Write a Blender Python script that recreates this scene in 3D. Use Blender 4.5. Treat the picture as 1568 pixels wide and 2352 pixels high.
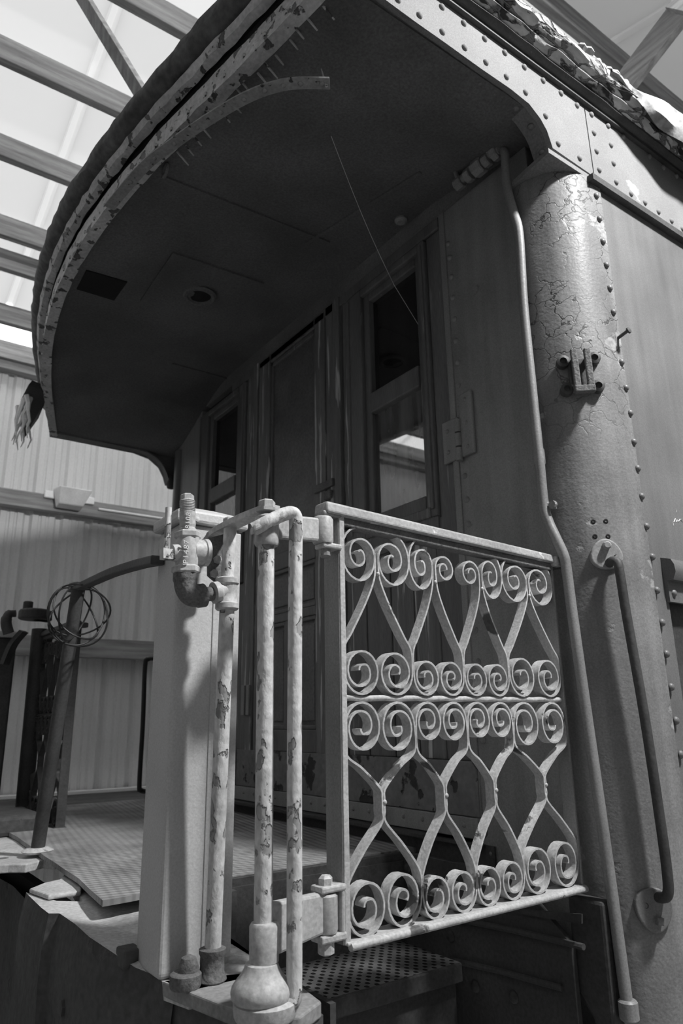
import bpy, bmesh, math, random
from mathutils import Vector, Matrix, noise as mnoise

# ------------------------------------------------------------------ units
# Everything is measured in a survey frame whose origin is the viewpoint
# (x along the carriage, y across it, z up); U turns it into metres and GZ
# lifts it so that the shed floor is z = 0.
U = 0.83
GZ = 2.05
def G(p): return Vector((p[0]*U, p[1]*U, (p[2]+GZ)*U))
rnd = random.Random(7)
PI = math.pi

for o in list(bpy.data.objects): bpy.data.objects.remove(o)
scene = bpy.context.scene
col = scene.collection

# ------------------------------------------------------------------ camera
FPX = 1648.2
YAW, PITCH, ROLL = (math.radians(a) for a in (35.507, 16.124, -0.881))
f_ = Vector((math.sin(YAW), math.cos(YAW), 0)); r_ = Vector((math.cos(YAW), -math.sin(YAW), 0)); u_ = Vector((0, 0, 1))
fw = math.cos(PITCH)*f_ + math.sin(PITCH)*u_; up1 = -math.sin(PITCH)*f_ + math.cos(PITCH)*u_
RT = math.cos(ROLL)*r_ + math.sin(ROLL)*up1; UP = -math.sin(ROLL)*r_ + math.cos(ROLL)*up1; FW = fw
cam = bpy.data.cameras.new('camera'); camo = bpy.data.objects.new('camera', cam); col.objects.link(camo)
camo.matrix_world = Matrix(((RT.x, UP.x, -FW.x, 0), (RT.y, UP.y, -FW.y, 0), (RT.z, UP.z, -FW.z, GZ*U), (0, 0, 0, 1)))
cam.sensor_fit = 'VERTICAL'; cam.sensor_height = 36; cam.sensor_width = 24
cam.lens = FPX/2352*36; cam.clip_start = 0.02; cam.clip_end = 200
cam.dof.use_dof = True; cam.dof.focus_distance = 1.75*U*1.12; cam.dof.aperture_fstop = 5.6
scene.camera = camo

# ------------------------------------------------------------------ world, lamps, exposure
w = bpy.data.worlds.new('sky'); scene.world = w; w.use_nodes = True
w.node_tree.nodes['Background'].inputs[0].default_value = (1, 1, 1, 1)
w.node_tree.nodes['Background'].inputs[1].default_value = 6.0
def area_lamp(name, loc, aim, size, power):
    l = bpy.data.lights.new(name, 'AREA'); l.shape = 'DISK'; l.size = size; l.energy = power
    o = bpy.data.objects.new(name, l); col.objects.link(o); o.location = G(loc)
    o.rotation_euler = (G(aim)-G(loc)).to_track_quat('-Z', 'Y').to_euler(); return o
area_lamp('shed_high_bay_lamp', (2.5, -0.75, 3.85), (1.5, 1.3, 0.3), 0.30, 215)
vs = scene.view_settings
vs.view_transform = 'Standard'; vs.look = 'None'; vs.exposure = 0.0; vs.gamma = 1.0; vs.use_curve_mapping = False

# ------------------------------------------------------------------ survey helpers (sight line met with a plane of the carriage)
def ray(px, py): return RT*((px-784)/FPX) - UP*((py-1176)/FPX) + FW
def atx(px, py, x): d = ray(px, py); return d*(x/d.x)
def aty(px, py, y): d = ray(px, py); return d*(y/d.y)
def atz(px, py, z): d = ray(px, py); return d*(z/d.z)

# ------------------------------------------------------------------ materials
MATS = {}
def paint(name, a, b=None, rough=0.6, scale=6, bump=0.25, bscale=60, flake=None, streak=0.0, metal=0.0, spec=0.4, grain=0.12, fl_scale=14, fl_cut=0.55, stretch=(1, 1, 1), crack=0, ck_scale=9, ck_w=0.03, ck_z=None):
    """two-tone mottled paint; flake = grey of the bare patches, with a raised paint edge"""
    if name in MATS: return MATS[name]
    b = a*1.35 if b is None else b
    m = bpy.data.materials.new(name); m.use_nodes = True; nt = m.node_tree; N = nt.nodes; L = nt.links
    bs = N['Principled BSDF']; tc = N.new('ShaderNodeTexCoord'); mp = N.new('ShaderNodeMapping'); mp.inputs['Scale'].default_value = stretch
    L.new(tc.outputs['Object'], mp.inputs[0])
    def nz(sc, det=4, src=mp):
        n = N.new('ShaderNodeTexNoise'); n.inputs['Scale'].default_value = sc; n.inputs['Detail'].default_value = det; L.new(src.outputs[0], n.inputs[0]); return n
    def ramp(src, p0, p1, c0, c1, it='LINEAR'):
        r = N.new('ShaderNodeValToRGB'); r.color_ramp.interpolation = it
        r.color_ramp.elements[0].position = p0; r.color_ramp.elements[1].position = p1
        r.color_ramp.elements[0].color = (c0, c0, c0, 1); r.color_ramp.elements[1].color = (c1, c1, c1, 1); L.new(src, r.inputs[0]); return r
    def mix(fac, x, y, bt='MIX'):
        k = N.new('ShaderNodeMix'); k.data_type = 'RGBA'; k.blend_type = bt
        if isinstance(fac, float): k.inputs[0].default_value = fac
        else: L.new(fac, k.inputs[0])
        L.new(x, k.inputs[6]); L.new(y, k.inputs[7]); return k.outputs[2]
    big = nz(scale); c = ramp(big.outputs[0], 0.32, 0.68, a, b).outputs[0]
    fine = nz(bscale*2.2, 5)
    g = ramp(fine.outputs[0], 0.25, 0.75, 1-grain*2, 1+grain*2 if grain < .2 else 1.4).outputs[0]
    c = mix(1.0, c, g, 'MULTIPLY')
    if streak:
        m2 = N.new('ShaderNodeMapping'); m2.inputs['Scale'].default_value = (1, 1, 0.07); L.new(tc.outputs['Object'], m2.inputs[0])
        s = nz(26, 5, m2); c = mix(1.0, c, ramp(s.outputs[0], 0.3, 0.7, 1-streak, 1+streak).outputs[0], 'MULTIPLY')
    h = nz(bscale, 6); hs = h.outputs[0]
    if flake is not None:
        fl = nz(fl_scale, 6); msk = ramp(fl.outputs[0], fl_cut-0.015, fl_cut+0.015, 0, 1).outputs[0]
        v = N.new('ShaderNodeValue'); 
        fc = ramp(h.outputs[0], 0.3, 0.7, flake*0.7, flake*1.3).outputs[0]
        c = mix(msk, c, fc)
        ad = N.new('ShaderNodeMath'); ad.operation = 'MULTIPLY_ADD'; ad.inputs[1].default_value = -1.6; L.new(msk, ad.inputs[0]); L.new(hs, ad.inputs[2]); hs = ad.outputs[0]
    if crack:
        wv = nz(11, 4); sc = N.new('ShaderNodeVectorMath'); sc.operation = 'MULTIPLY_ADD'; sc.inputs[1].default_value = (.12, .12, .12); L.new(wv.outputs['Color'], sc.inputs[0]); L.new(mp.outputs[0], sc.inputs[2])
        vo = N.new('ShaderNodeTexVoronoi'); vo.feature = 'DISTANCE_TO_EDGE'; vo.inputs['Scale'].default_value = ck_scale; L.new(sc.outputs[0], vo.inputs['Vector'])
        ln = ramp(vo.outputs['Distance'], ck_w*.4, ck_w, 1, 0).outputs[0]; zone = ramp(nz(3.2, 3).outputs[0], .50-.12*crack, .56-.12*crack, 0, 1).outputs[0]
        if ck_z is not None:
            sz = N.new('ShaderNodeSeparateXYZ'); L.new(tc.outputs['Object'], sz.inputs[0]); za = N.new('ShaderNodeMapRange'); za.inputs[1].default_value = ck_z; za.inputs[2].default_value = ck_z+.35; L.new(sz.outputs[2], za.inputs[0])
            zm = N.new('ShaderNodeMath'); zm.operation = 'MULTIPLY'; L.new(zone, zm.inputs[0]); L.new(za.outputs[0], zm.inputs[1]); zone = zm.outputs[0]
        mm = N.new('ShaderNodeMath'); mm.operation = 'MULTIPLY'; L.new(ln, mm.inputs[0]); L.new(zone, mm.inputs[1])
        dkk = ramp(ln, 0, 1, a*.4, a*.4).outputs[0]; c = mix(mm.outputs[0], c, dkk)
        ad = N.new('ShaderNodeMath'); ad.operation = 'MULTIPLY_ADD'; ad.inputs[1].default_value = -1.5; L.new(mm.outputs[0], ad.inputs[0]); L.new(hs, ad.inputs[2]); hs = ad.outputs[0]
    L.new(c, bs.inputs['Base Color'])
    rr = ramp(big.outputs[0], 0.3, 0.7, max(0.05, rough-0.08), min(1, rough+0.08)); L.new(rr.outputs[0], bs.inputs['Roughness'])
    bs.inputs['Metallic'].default_value = metal; bs.inputs['Specular IOR Level'].default_value = spec
    if bump:
        bn = N.new('ShaderNodeBump'); bn.inputs['Strength'].default_value = min(1, bump); bn.inputs['Distance'].default_value = 0.004*max(1, bump); L.new(hs, bn.inputs['Height']); L.new(bn.outputs[0], bs.inputs['Normal'])
    MATS[name] = m; return m
def wood(name, a, b, rough=0.8, bump=0.3, axis=2):
    st = [14, 14, 14]; st[axis] = 0.9
    return paint(name, a, b, rough, 2.2, bump, 12, grain=0.08, stretch=tuple(st), spec=0.2)
def plain(name, v, rough=0.6, **k): return paint(name, v, v*1.2, rough, bump=0.1, grain=0.05, **k)

m_gate = paint('gate_paint_grey', 0.38, 0.52, 0.45, 9, 0.5, 70, flake=0.10, fl_scale=9, fl_cut=0.64)
m_rail = paint('gate_cap_paint', 0.28, 0.38, 0.5, 7, 0.3, 60, flake=0.6, fl_scale=16, fl_cut=0.64)
m_post = paint('post_grey_paint', 0.46, 0.54, 0.5, 4, 0.22, 110, grain=0.06)
m_flpipe = paint('flaking_pipe_paint', 0.50, 0.64, 0.6, 8, 1.2, 45, flake=0.30, fl_scale=34, fl_cut=0.585, stretch=(1, 1, 0.6))
m_cast = paint('cast_iron_grey_paint', 0.36, 0.48, 0.5, 8, 0.35, 60)
m_plate = paint('handle_plate_paint', 0.24, 0.32, 0.5, 10, 0.3, 70)
m_iron = paint('raw_dark_iron', 0.09, 0.16, 0.7, 14, 0.8, 90, grain=0.18)
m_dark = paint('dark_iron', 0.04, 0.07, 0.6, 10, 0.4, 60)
m_body = paint('carriage_side_paint', 0.14, 0.185, 0.42, 3.5, 0.12, 120, streak=0.10, flake=0.42, fl_scale=5, fl_cut=0.72, grain=0.1)
m_corner = paint('corner_flaking_paint', 0.17, 0.235, 0.5, 6, 0.28, 90, streak=0.16, flake=0.33, fl_scale=7, fl_cut=0.66, grain=0.1, spec=0.3, crack=1, ck_scale=12, ck_w=.022, stretch=(1, 1, 1.1), ck_z=2.35)
m_fascia = paint('fascia_paint', 0.185, 0.235, 0.7, 5, 0.15, 120, flake=0.42, fl_scale=6, fl_cut=0.70, grain=0.1, spec=0.08)
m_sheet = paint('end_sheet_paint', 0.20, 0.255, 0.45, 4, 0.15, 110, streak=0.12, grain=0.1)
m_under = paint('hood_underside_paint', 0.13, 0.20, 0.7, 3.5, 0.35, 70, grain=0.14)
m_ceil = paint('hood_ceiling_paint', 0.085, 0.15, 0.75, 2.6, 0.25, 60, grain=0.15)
m_wood = paint('varnished_dark_wood', 0.095, 0.15, 0.5, 3, 0.3, 30, flake=0.20, fl_scale=8, fl_cut=0.68, stretch=(5, 5, 0.5), grain=0.12)
m_peel = paint('peeled_wood', 0.11, 0.19, 0.6, 4, 0.7, 30, flake=0.45, fl_scale=6, fl_cut=0.60, stretch=(8, 8, 0.5), grain=0.12)
m_wood2 = paint('dark_door_panel', 0.09, 0.15, 0.45, 6, 0.2, 40, grain=0.15)
m_kick = paint('corroded_kick_plate', 0.13, 0.18, 0.6, 9, 1.0, 22, flake=0.03, fl_scale=13, fl_cut=0.60)
m_flake = paint('cracked_cornice_paint', 0.36, 0.52, 0.6, 8, 1.6, 24, flake=0.02, fl_scale=13, fl_cut=0.545, stretch=(0.6, 1.4, 1.4), crack=2, ck_scale=16, ck_w=.09)
m_rim = paint('flaking_rim_metal', 0.36, 0.52, 0.5, 8, 1.4, 36, flake=0.09, fl_scale=24, fl_cut=0.60)
m_strip = paint('dull_trim_strip', 0.20, 0.30, 0.6, 10, 0.9, 40, flake=0.05, fl_scale=30, fl_cut=0.66)
m_canvas = paint('tarred_roof_canvas', 0.05, 0.13, 0.6, 12, 1.5, 22, grain=0.2)
m_flap = paint('torn_roof_canvas', 0.16, 0.40, 0.8, 10, 1.4, 20, grain=0.2)
m_floor = paint('dusty_tread_plate', 0.30, 0.42, 0.8, 3, 0.4, 80, grain=0.1)
m_sill = paint('end_sill_iron', 0.05, 0.09, 0.75, 5, 0.9, 28, grain=0.16, flake=0.06, fl_scale=6, fl_cut=0.64)
m_silltop = paint('dusty_sill_plate', 0.42, 0.60, 0.8, 6, 0.5, 50, grain=0.12, flake=0.16, fl_scale=8, fl_cut=0.66)
m_ledge = paint('shaded_ledge_plate', 0.20, 0.30, 0.75, 7, 0.5, 50, grain=0.12)  # darker version of the sill plate colour, paints the ledge's shade
m_step = paint('step_iron', 0.04, 0.065, 0.7, 6, 0.5, 50, grain=0.15)
m_shed = paint('white_shed_sheet', 0.66, 0.74, 0.5, 1.5, 0.05, 30, grain=0.03)
m_ground = paint('shed_ground', 0.28, 0.36, 0.9, 2, 0.4, 20)
m_timber = wood('shed_timber', 0.22, 0.42, axis=0)
m_timber_d = wood('shed_timber_cross', 0.22, 0.42, axis=1)
m_white = plain('white_lamp_housing', 0.8, 0.4)
m_black = plain('black_rubber_wire', 0.02, 0.5)
m_text = plain('raised_letter_paint', 0.55, 0.5)
m_fray = plain('pale_frayed_canvas', 0.75, 0.8)
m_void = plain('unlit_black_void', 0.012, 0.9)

# waffle tread plate and perforated step need a regular relief
def patterned(name, a, b, scale, rot, strength, kind):
    m = bpy.data.materials.new(name); m.use_nodes = True; nt = m.node_tree; N = nt.nodes; L = nt.links; bs = N['Principled BSDF']
    tc = N.new('ShaderNodeTexCoord'); mp = N.new('ShaderNodeMapping'); mp.inputs['Scale'].default_value = scale; mp.inputs['Rotation'].default_value = (0, 0, rot); L.new(tc.outputs['Object'], mp.inputs[0])
    sx = N.new('ShaderNodeSeparateXYZ'); L.new(mp.outputs[0], sx.inputs[0])
    def mt(op, *ins):
        k = N.new('ShaderNodeMath'); k.operation = op
        for i, s in enumerate(ins):
            if isinstance(s, (int, float)): k.inputs[i].default_value = s
            else: L.new(s, k.inputs[i])
        return k.outputs[0]
    s1 = mt('SINE', mt('MULTIPLY', sx.outputs[0], 2*PI)); s2 = mt('SINE', mt('MULTIPLY', sx.outputs[1], 2*PI))
    h = mt('MULTIPLY', s1, s2)
    if kind == 'hole': h = mt('MULTIPLY', mt('GREATER_THAN', h, 0.32), -1.0)
    nz = N.new('ShaderNodeTexNoise'); nz.inputs['Scale'].default_value = 7; nz.inputs['Detail'].default_value = 6; L.new(tc.outputs['Object'], nz.inputs[0])
    r = N.new('ShaderNodeValToRGB'); r.color_ramp.elements[0].position = .3; r.color_ramp.elements[1].position = .7
    r.color_ramp.elements[0].color = (a, a, a, 1); r.color_ramp.elements[1].color = (b, b, b, 1); L.new(nz.outputs[0], r.inputs[0]); c = r.outputs[0]
    if kind == 'hole':
        k = N.new('ShaderNodeMix'); k.data_type = 'RGBA'; L.new(mt('MULTIPLY', h, -1.0), k.inputs[0]); L.new(c, k.inputs[6]); k.inputs[7].default_value = (.008, .008, .008, 1); c = k.outputs[2]
    L.new(c, bs.inputs['Base Color']); bs.inputs['Roughness'].default_value = .75; bs.inputs['Specular IOR Level'].default_value = .3
    bn = N.new('ShaderNodeBump'); bn.inputs['Strength'].default_value = strength; bn.inputs['Distance'].default_value = .008; L.new(h, bn.inputs['Height']); L.new(bn.outputs[0], bs.inputs['Normal'])
    return m
m_waffle = patterned('waffle_tread_plate', 0.20, 0.34, (27, 27, 1), 0.95, 0.55, 'bump')
m_perf = patterned('perforated_step_tread', 0.10, 0.15, (34, 26, 1), 0.06, 0.6, 'hole')

def glass_mat(name, dust, ior=1.9):
    m = bpy.data.materials.new(name); m.use_nodes = True; nt = m.node_tree; N = nt.nodes; L = nt.links; bs = N['Principled BSDF']
    tc = N.new('ShaderNodeTexCoord'); mp = N.new('ShaderNodeMapping'); mp.inputs['Scale'].default_value = (1, 1, .18); L.new(tc.outputs['Object'], mp.inputs[0])
    nz = N.new('ShaderNodeTexNoise'); nz.inputs['Scale'].default_value = 16; nz.inputs['Detail'].default_value = 8; L.new(mp.outputs[0], nz.inputs[0])
    r = N.new('ShaderNodeValToRGB'); r.color_ramp.elements[0].position = .35; r.color_ramp.elements[1].position = .75
    r.color_ramp.elements[0].color = (dust*.4,)*3+(1,); r.color_ramp.elements[1].color = (dust*1.5,)*3+(1,); L.new(nz.outputs[0], r.inputs[0]); L.new(r.outputs[0], bs.inputs['Base Color'])
    bs.inputs['Roughness'].default_value = .02; bs.inputs['Specular IOR Level'].default_value = .5; bs.inputs['IOR'].default_value = ior
    return m
m_glass = glass_mat('dusty_window_glass', 0.14, 2.8)
m_glass_dk = glass_mat('dark_window_glass', 0.02)

def sky_sheet(name, tr, mixf):
    m = bpy.data.materials.new(name); m.use_nodes = True; nt = m.node_tree; N = nt.nodes; L = nt.links
    for n in list(N):
        if n.type != 'OUTPUT_MATERIAL': N.remove(n)
    out = [n for n in N if n.type == 'OUTPUT_MATERIAL'][0]
    d = N.new('ShaderNodeBsdfDiffuse'); d.inputs[0].default_value = (.8, .8, .8, 1); t = N.new('ShaderNodeBsdfTranslucent'); t.inputs[0].default_value = (tr, tr, tr, 1)
    mx = N.new('ShaderNodeMixShader'); mx.inputs[0].default_value = mixf; L.new(d.outputs[0], mx.inputs[1]); L.new(t.outputs[0], mx.inputs[2]); L.new(mx.outputs[0], out.inputs[0]); return m
m_sky = sky_sheet('translucent_white_roof_sheet', .23, .5); m_eave = sky_sheet('clear_eave_skylight_sheet', .50, .9)
m_roofop = sky_sheet('weathered_white_roof_sheet', .085, .5)

# ------------------------------------------------------------------ mesh helpers
V = Vector
class MB:
    def __init__(s): s.v = []; s.f = []
    def add(s, vs, fs):
        n = len(s.v); s.v += [V(p) for p in vs]; s.f += [tuple(i+n for i in f) for f in fs]; return s
    def hexa(s, p): return s.add(p, [(0, 3, 2, 1), (4, 5, 6, 7), (0, 1, 5, 4), (1, 2, 6, 5), (2, 3, 7, 6), (3, 0, 4, 7)])
    def box(s, a, b):
        x0, y0, z0 = a; x1, y1, z1 = b
        return s.hexa([(x0, y0, z0), (x1, y0, z0), (x1, y1, z0), (x0, y1, z0), (x0, y0, z1), (x1, y0, z1), (x1, y1, z1), (x0, y1, z1)])
    def bar(s, p, q, wv, tv):
        """beam from p to q with half-width vectors wv and tv"""
        p = V(p); q = V(q); wv = V(wv); tv = V(tv)
        return s.hexa([p-wv-tv, p+wv-tv, p+wv+tv, p-wv+tv, q-wv-tv, q+wv-tv, q+wv+tv, q-wv+tv])
    def tube(s, path, r, n=12, caps=True):
        P = [V(p) for p in path]; R = r if isinstance(r, (list, tuple)) else [r]*len(P)
        t0 = (P[1]-P[0]).normalized(); nrm = t0.orthogonal().normalized(); rings = []
        for i, p in enumerate(P):
            t = (P[min(i+1, len(P)-1)]-P[max(i-1, 0)]).normalized()
            nrm = (nrm - t*nrm.dot(t)).normalized(); bn = t.cross(nrm)
            rings.append([p + R[i]*(math.cos(2*PI*k/n)*nrm + math.sin(2*PI*k/n)*bn) for k in range(n)])
        return s.rings(rings, caps)
    def rings(s, rings, caps=True, closed=True):
        n = len(rings[0]); vs = [v for r in rings for v in r]; fs = []
        for i in range(len(rings)-1):
            for k in range(n if closed else n-1):
                k2 = (k+1) % n; fs.append((i*n+k, i*n+k2, (i+1)*n+k2, (i+1)*n+k))
        if caps and closed: fs.append(tuple(range(n-1, -1, -1))); fs.append(tuple((len(rings)-1)*n+k for k in range(n)))
        return s.add(vs, fs)
    def lathe(s, base, axis, prof, n=20, e=None):
        base = V(base); a = V(axis).normalized(); u = (V(e) if e else a.orthogonal()).normalized(); b = a.cross(u)
        return s.rings([[base + a*h + r*(math.cos(2*PI*k/n)*u + math.sin(2*PI*k/n)*b) for k in range(n)] for r, h in prof])
    def prism(s, poly, ext):
        n = len(poly); ext = V(ext); vs = [V(p) for p in poly] + [V(p)+ext for p in poly]
        fs = [tuple(range(n-1, -1, -1)), tuple(range(n, 2*n))] + [(i, (i+1) % n, (i+1) % n+n, i+n) for i in range(n)]
        return s.add(vs, fs)
    def grid(s, rows):
        n = len(rows[0]); return s.add([p for r in rows for p in r], [(i*n+k, i*n+k+1, (i+1)*n+k+1, (i+1)*n+k) for i in range(len(rows)-1) for k in range(n-1)])
    def ribbon(s, path, wv, th):
        """flat strap: path runs in a plane whose normal is wv (half width); th = half thickness"""
        P = [V(p) for p in path]; wv = V(wv); rr = []
        for i, p in enumerate(P):
            t = (P[min(i+1, len(P)-1)]-P[max(i-1, 0)]).normalized(); nn = t.cross(wv).normalized()*th
            rr.append([p-wv-nn, p+wv-nn, p+wv+nn, p-wv+nn])
        return s.rings(rr)
def spline(pts, per=6):
    P = [V(p) for p in pts]; out = []
    for i in range(len(P)-1):
        a = P[max(i-1, 0)]; b = P[i]; c = P[i+1]; d = P[min(i+2, len(P)-1)]
        for k in range(per):
            t = k/per; out.append(0.5*((2*b)+(c-a)*t+(2*a-5*b+4*c-d)*t*t+(3*b-a-3*c+d)*t**3))
    out.append(P[-1]); return out
ROOT = {}
def rootloc(o):
    v = V((0, 0, 0))
    while o is not None: v += V(o.location); o = o.parent
    return v
def thing(name, label, cat, loc, group=None, kind=None):
    o = bpy.data.objects.new(name, None); col.objects.link(o); o.location = G(loc); o.empty_display_size = 0.05
    o['label'] = label; o['category'] = cat
    if group: o['group'] = group
    if kind: o['kind'] = kind
    return o
def mesh_of(name, mb, org, smooth=False, recalc=True):
    me = bpy.data.meshes.new(name); me.from_pydata([tuple(G(v)-org) for v in mb.v], [], mb.f)
    if recalc:
        bm = bmesh.new(); bm.from_mesh(me); bmesh.ops.recalc_face_normals(bm, faces=bm.faces); bm.to_mesh(me); bm.free()
    if smooth:
        for p in me.polygons: p.use_smooth = True
        try: me.set_sharp_from_angle(angle=math.radians(42))
        except Exception: pass
    return me
def part(name, mb, mat, parent=None, smooth=False, bevel=0, label=None, loc=None, recalc=True, kind=None, seg=2):
    org = rootloc(parent) if parent else V((0, 0, 0))
    lo = G(loc)-org if loc is not None else V((0, 0, 0))
    me = mesh_of(name, mb, org+lo, smooth, recalc); me.materials.append(mat)
    o = bpy.data.objects.new(name, me); col.objects.link(o); o.location = lo
    if parent: o.parent = parent
    if bevel:
        b = o.modifiers.new('bevel', 'BEVEL'); b.width = bevel*U; b.segments = seg; b.limit_method = 'ANGLE'; b.angle_limit = math.radians(35)
    if label: o['label'] = label
    if kind: o['kind'] = kind
    return o
def tag(o, label, cat, group=None):
    o['label'] = label; o['category'] = cat
    if group: o['group'] = group
    return o
def single(name, mb, mat, label, cat, loc, group=None, **k):
    o = part(name, mb, mat, None, loc=loc, **k); return tag(o, label, cat, group)
PIECE = {}
def piece(name, key, mb, mat, parent, pos, normal=(0, 0, 1)):
    """many alike small pieces sharing one mesh (built around the origin, facing +z)"""
    if key not in PIECE:
        me = bpy.data.meshes.new(name); me.from_pydata([tuple(V(v)*U) for v in mb.v], [], mb.f); me.materials.append(mat)
        for p in me.polygons: p.use_smooth = True
        PIECE[key] = me
    o = bpy.data.objects.new(name, PIECE[key]); col.objects.link(o); o.parent = parent
    o.location = G(pos)-rootloc(parent); o.rotation_euler = V(normal).to_track_quat('Z', 'Y').to_euler(); return o
def dome_mb(r, h, n=10):
    return MB().lathe((0, 0, -0.002), (0, 0, 1), [(r*1.05, 0), (r, h*.35), (r*.75, h*.8), (r*.3, h*1.02), (.0005, h*1.05)], n)
RIV = dome_mb(.0125, .011); RIVS = dome_mb(.009, .008)
def rivet(parent, pos, normal, mat, key='body', mb=None): return piece('rivet', 'rivet'+key, mb or RIV, mat, parent, pos, normal)
def lerp(a, b, t): return a+(b-a)*t

# ================================================================== the shed (setting)
def struct(o): o['kind'] = 'structure'; return o
ZG = -GZ
YW = 7.5                                    # far side wall
gr = struct(part('floor', MB().box((-9, -6, ZG-.1), (14, YW+.4, ZG)), m_ground))
# far wall: ribbed sheets on timber girts
wall = struct(bpy.data.objects.new('wall_far', None)); col.objects.link(wall); wall.location = G((2, YW, ZG))
prof = [(0, 0)]
for k in range(3):
    b0 = k*.3
    prof += [(b0+.02, 0), (b0+.045, -.035), (b0+.085, -.035), (b0+.11, 0), (b0+.165, 0), (b0+.175, -.01), (b0+.19, -.01), (b0+.2, 0), (b0+.235, 0), (b0+.245, -.01), (b0+.26, -.01), (b0+.27, 0)]
prof.append((.9, 0))
def panel_mb(x0):
    lo = [V((x0+a, YW-b, ZG)) for a, b in prof]; hi = [V((x0+a, YW-b, 3.72)) for a, b in prof]
    return MB().grid([lo, hi])
p0 = None
for i in range(24):
    x0 = -8.5+i*.9
    if p0 is None: p0 = part('panel', panel_mb(x0), m_shed, wall, recalc=False); xp = x0
    else:
        o = p0.copy(); col.objects.link(o); o.parent = wall; o.location = p0.location + V(((x0-xp)*U, 0, 0))
def girt(z0, z1, dep=.13):
    part('girt', MB().box((-8.5, YW-dep, z0), (13, YW-.02, z1)), m_timber, wall, bevel=.006)
girt(2.07, 2.24); girt(.63, .82); girt(-1.0, -.64); girt(3.5, 3.72)
part('sill_flashing', MB().box((-8.5, YW-.16, -.64), (13, YW-.02, -.615)), m_shed, wall)
# remaining shed walls (behind and beside the viewpoint)
struct(part('wall_near', MB().box((-9, -6.1, ZG), (14, -6, 3.0)), m_shed))
struct(part('wall_end', MB().box((-4.3, -6, ZG), (-4.2, YW, 5.4)), m_timber_d))  # unseen; stands close and in darker timber to cut light from this end
struct(part('wall_back', MB().box((14, -6, ZG), (14.1, YW, 5.4)), m_shed))
# roof: ridge over the carriage, sheets on purlins
RIDGE = 2.4
def zr(y): return 3.75+.25*(YW-y) if y >= RIDGE else 3.75+.25*(YW-RIDGE)-.25*(RIDGE-y)
roof = struct(bpy.data.objects.new('ceiling', None)); col.objects.link(roof); roof.location = G((2, RIDGE, zr(RIDGE)))
def sheet(x0, y0, y1):
    pr = [(0, 0), (.02, 0), (.04, .04), (.08, .04), (.1, 0), (1.1, 0)]
    return MB().grid([[V((x0+a, y, zr(y)+b)) for a, b in pr] for y in (y0, y1)])
YE = 6.86
for (ya, yb_), mat in (((RIDGE, YE), m_sky), ((YE, YW+.02), m_eave), ((RIDGE, -6.2), m_roofop)):
    s0 = None
    for i in range(21):
        x0 = -9+i*1.1
        if s0 is None: s0 = part('roof_sheet', sheet(x0, ya, yb_), mat, roof, recalc=False)
        else:
            o = s0.copy(); col.objects.link(o); o.parent = roof; o.location = s0.location + V((i*1.1*U, 0, 0))
for y in (7.35, 6.85, 6.2, 5.85, 5.13, 4.42, 3.7, 3.0, 2.3, 1.6, .9, .2, -.6, -1.6, -2.8, -4.2):
    part('purlin', MB().box((-9, y-.035, zr(y)-.2), (14, y+.035, zr(y)-.01)), m_timber, roof, bevel=.005)
# truss boards crossing the roof
def board(p, q, wv, tv, mat=m_timber_d): part('truss_board', MB().bar(p, q, wv, tv), mat, roof, bevel=.004)
board(atx(178, -25, .62), atx(330, 225, .95), (.02, 0, 0), (0, .085, .055))
board(atx(1590, -10, 4.1), atx(1330, 330, 4.1), (.03, 0, 0), V((0, .05, .09)))
board(atx(1640, -60, 3.4), atx(1560, 30, 3.4), (.03, 0, 0), V((0, .06, .08)))
board(atx(1120, 60, 4.6), atx(1230, -60, 4.6), (.03, 0, 0), V((0, .05, .06)))
# lamp fixture on the upper girt
lp = aty(160, 1147, YW-.15)
lamp = thing('wall_lamp', 'white wedge shaped lamp housing fixed to the timber girt of the far wall', 'lamp', lp)
def tz(x, a, b, c): return V((lp.x+x, YW-.13-a, lp.z+b))
part('housing', MB().hexa([tz(-.13, .02, -.11, 0), tz(.11, .02, -.11, 0), tz(.11, .14, -.09, 0), tz(-.13, .14, -.09, 0), tz(-.17, 0, .09, 0), tz(.19, 0, .09, 0), tz(.17, .22, .07, 0), tz(-.15, .22, .07, 0)]), m_white, lamp, bevel=.01)
for s in (-1, 1): part('mounting_ear', MB().box((lp.x+s*.2-.05, YW-.16, lp.z-.02), (lp.x+s*.2+.05, YW-.13, lp.z+.06)), m_white, lamp, bevel=.01)
tube_ = thing('strip_light', 'thin white strip running along the upper girt beside the lamp', 'lamp', (lp.x+.45, YW-.15, lp.z-.05))
part('tube', MB().tube([(lp.x+.3, YW-.15, lp.z-.055), (lp.x+2.2, YW-.15, lp.z-.055)], .012, 8), m_white, tube_, smooth=True)

# ================================================================== the carriage
X0 = 1.945; YN = 1.30; YF = 4.98; ZF = -.47; ZS = -.55
car = thing('railway_carriage', 'old riveted railway carriage end with open platform under a curved flaking hood', 'railway carriage', (2.6, 3.14, ZG))
def P(name, mb, mat, parent=None, **k): return part(name, mb, mat, parent or car, **k)
def rimz(y): return 2.134-.0538*(y-1.3)

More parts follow.
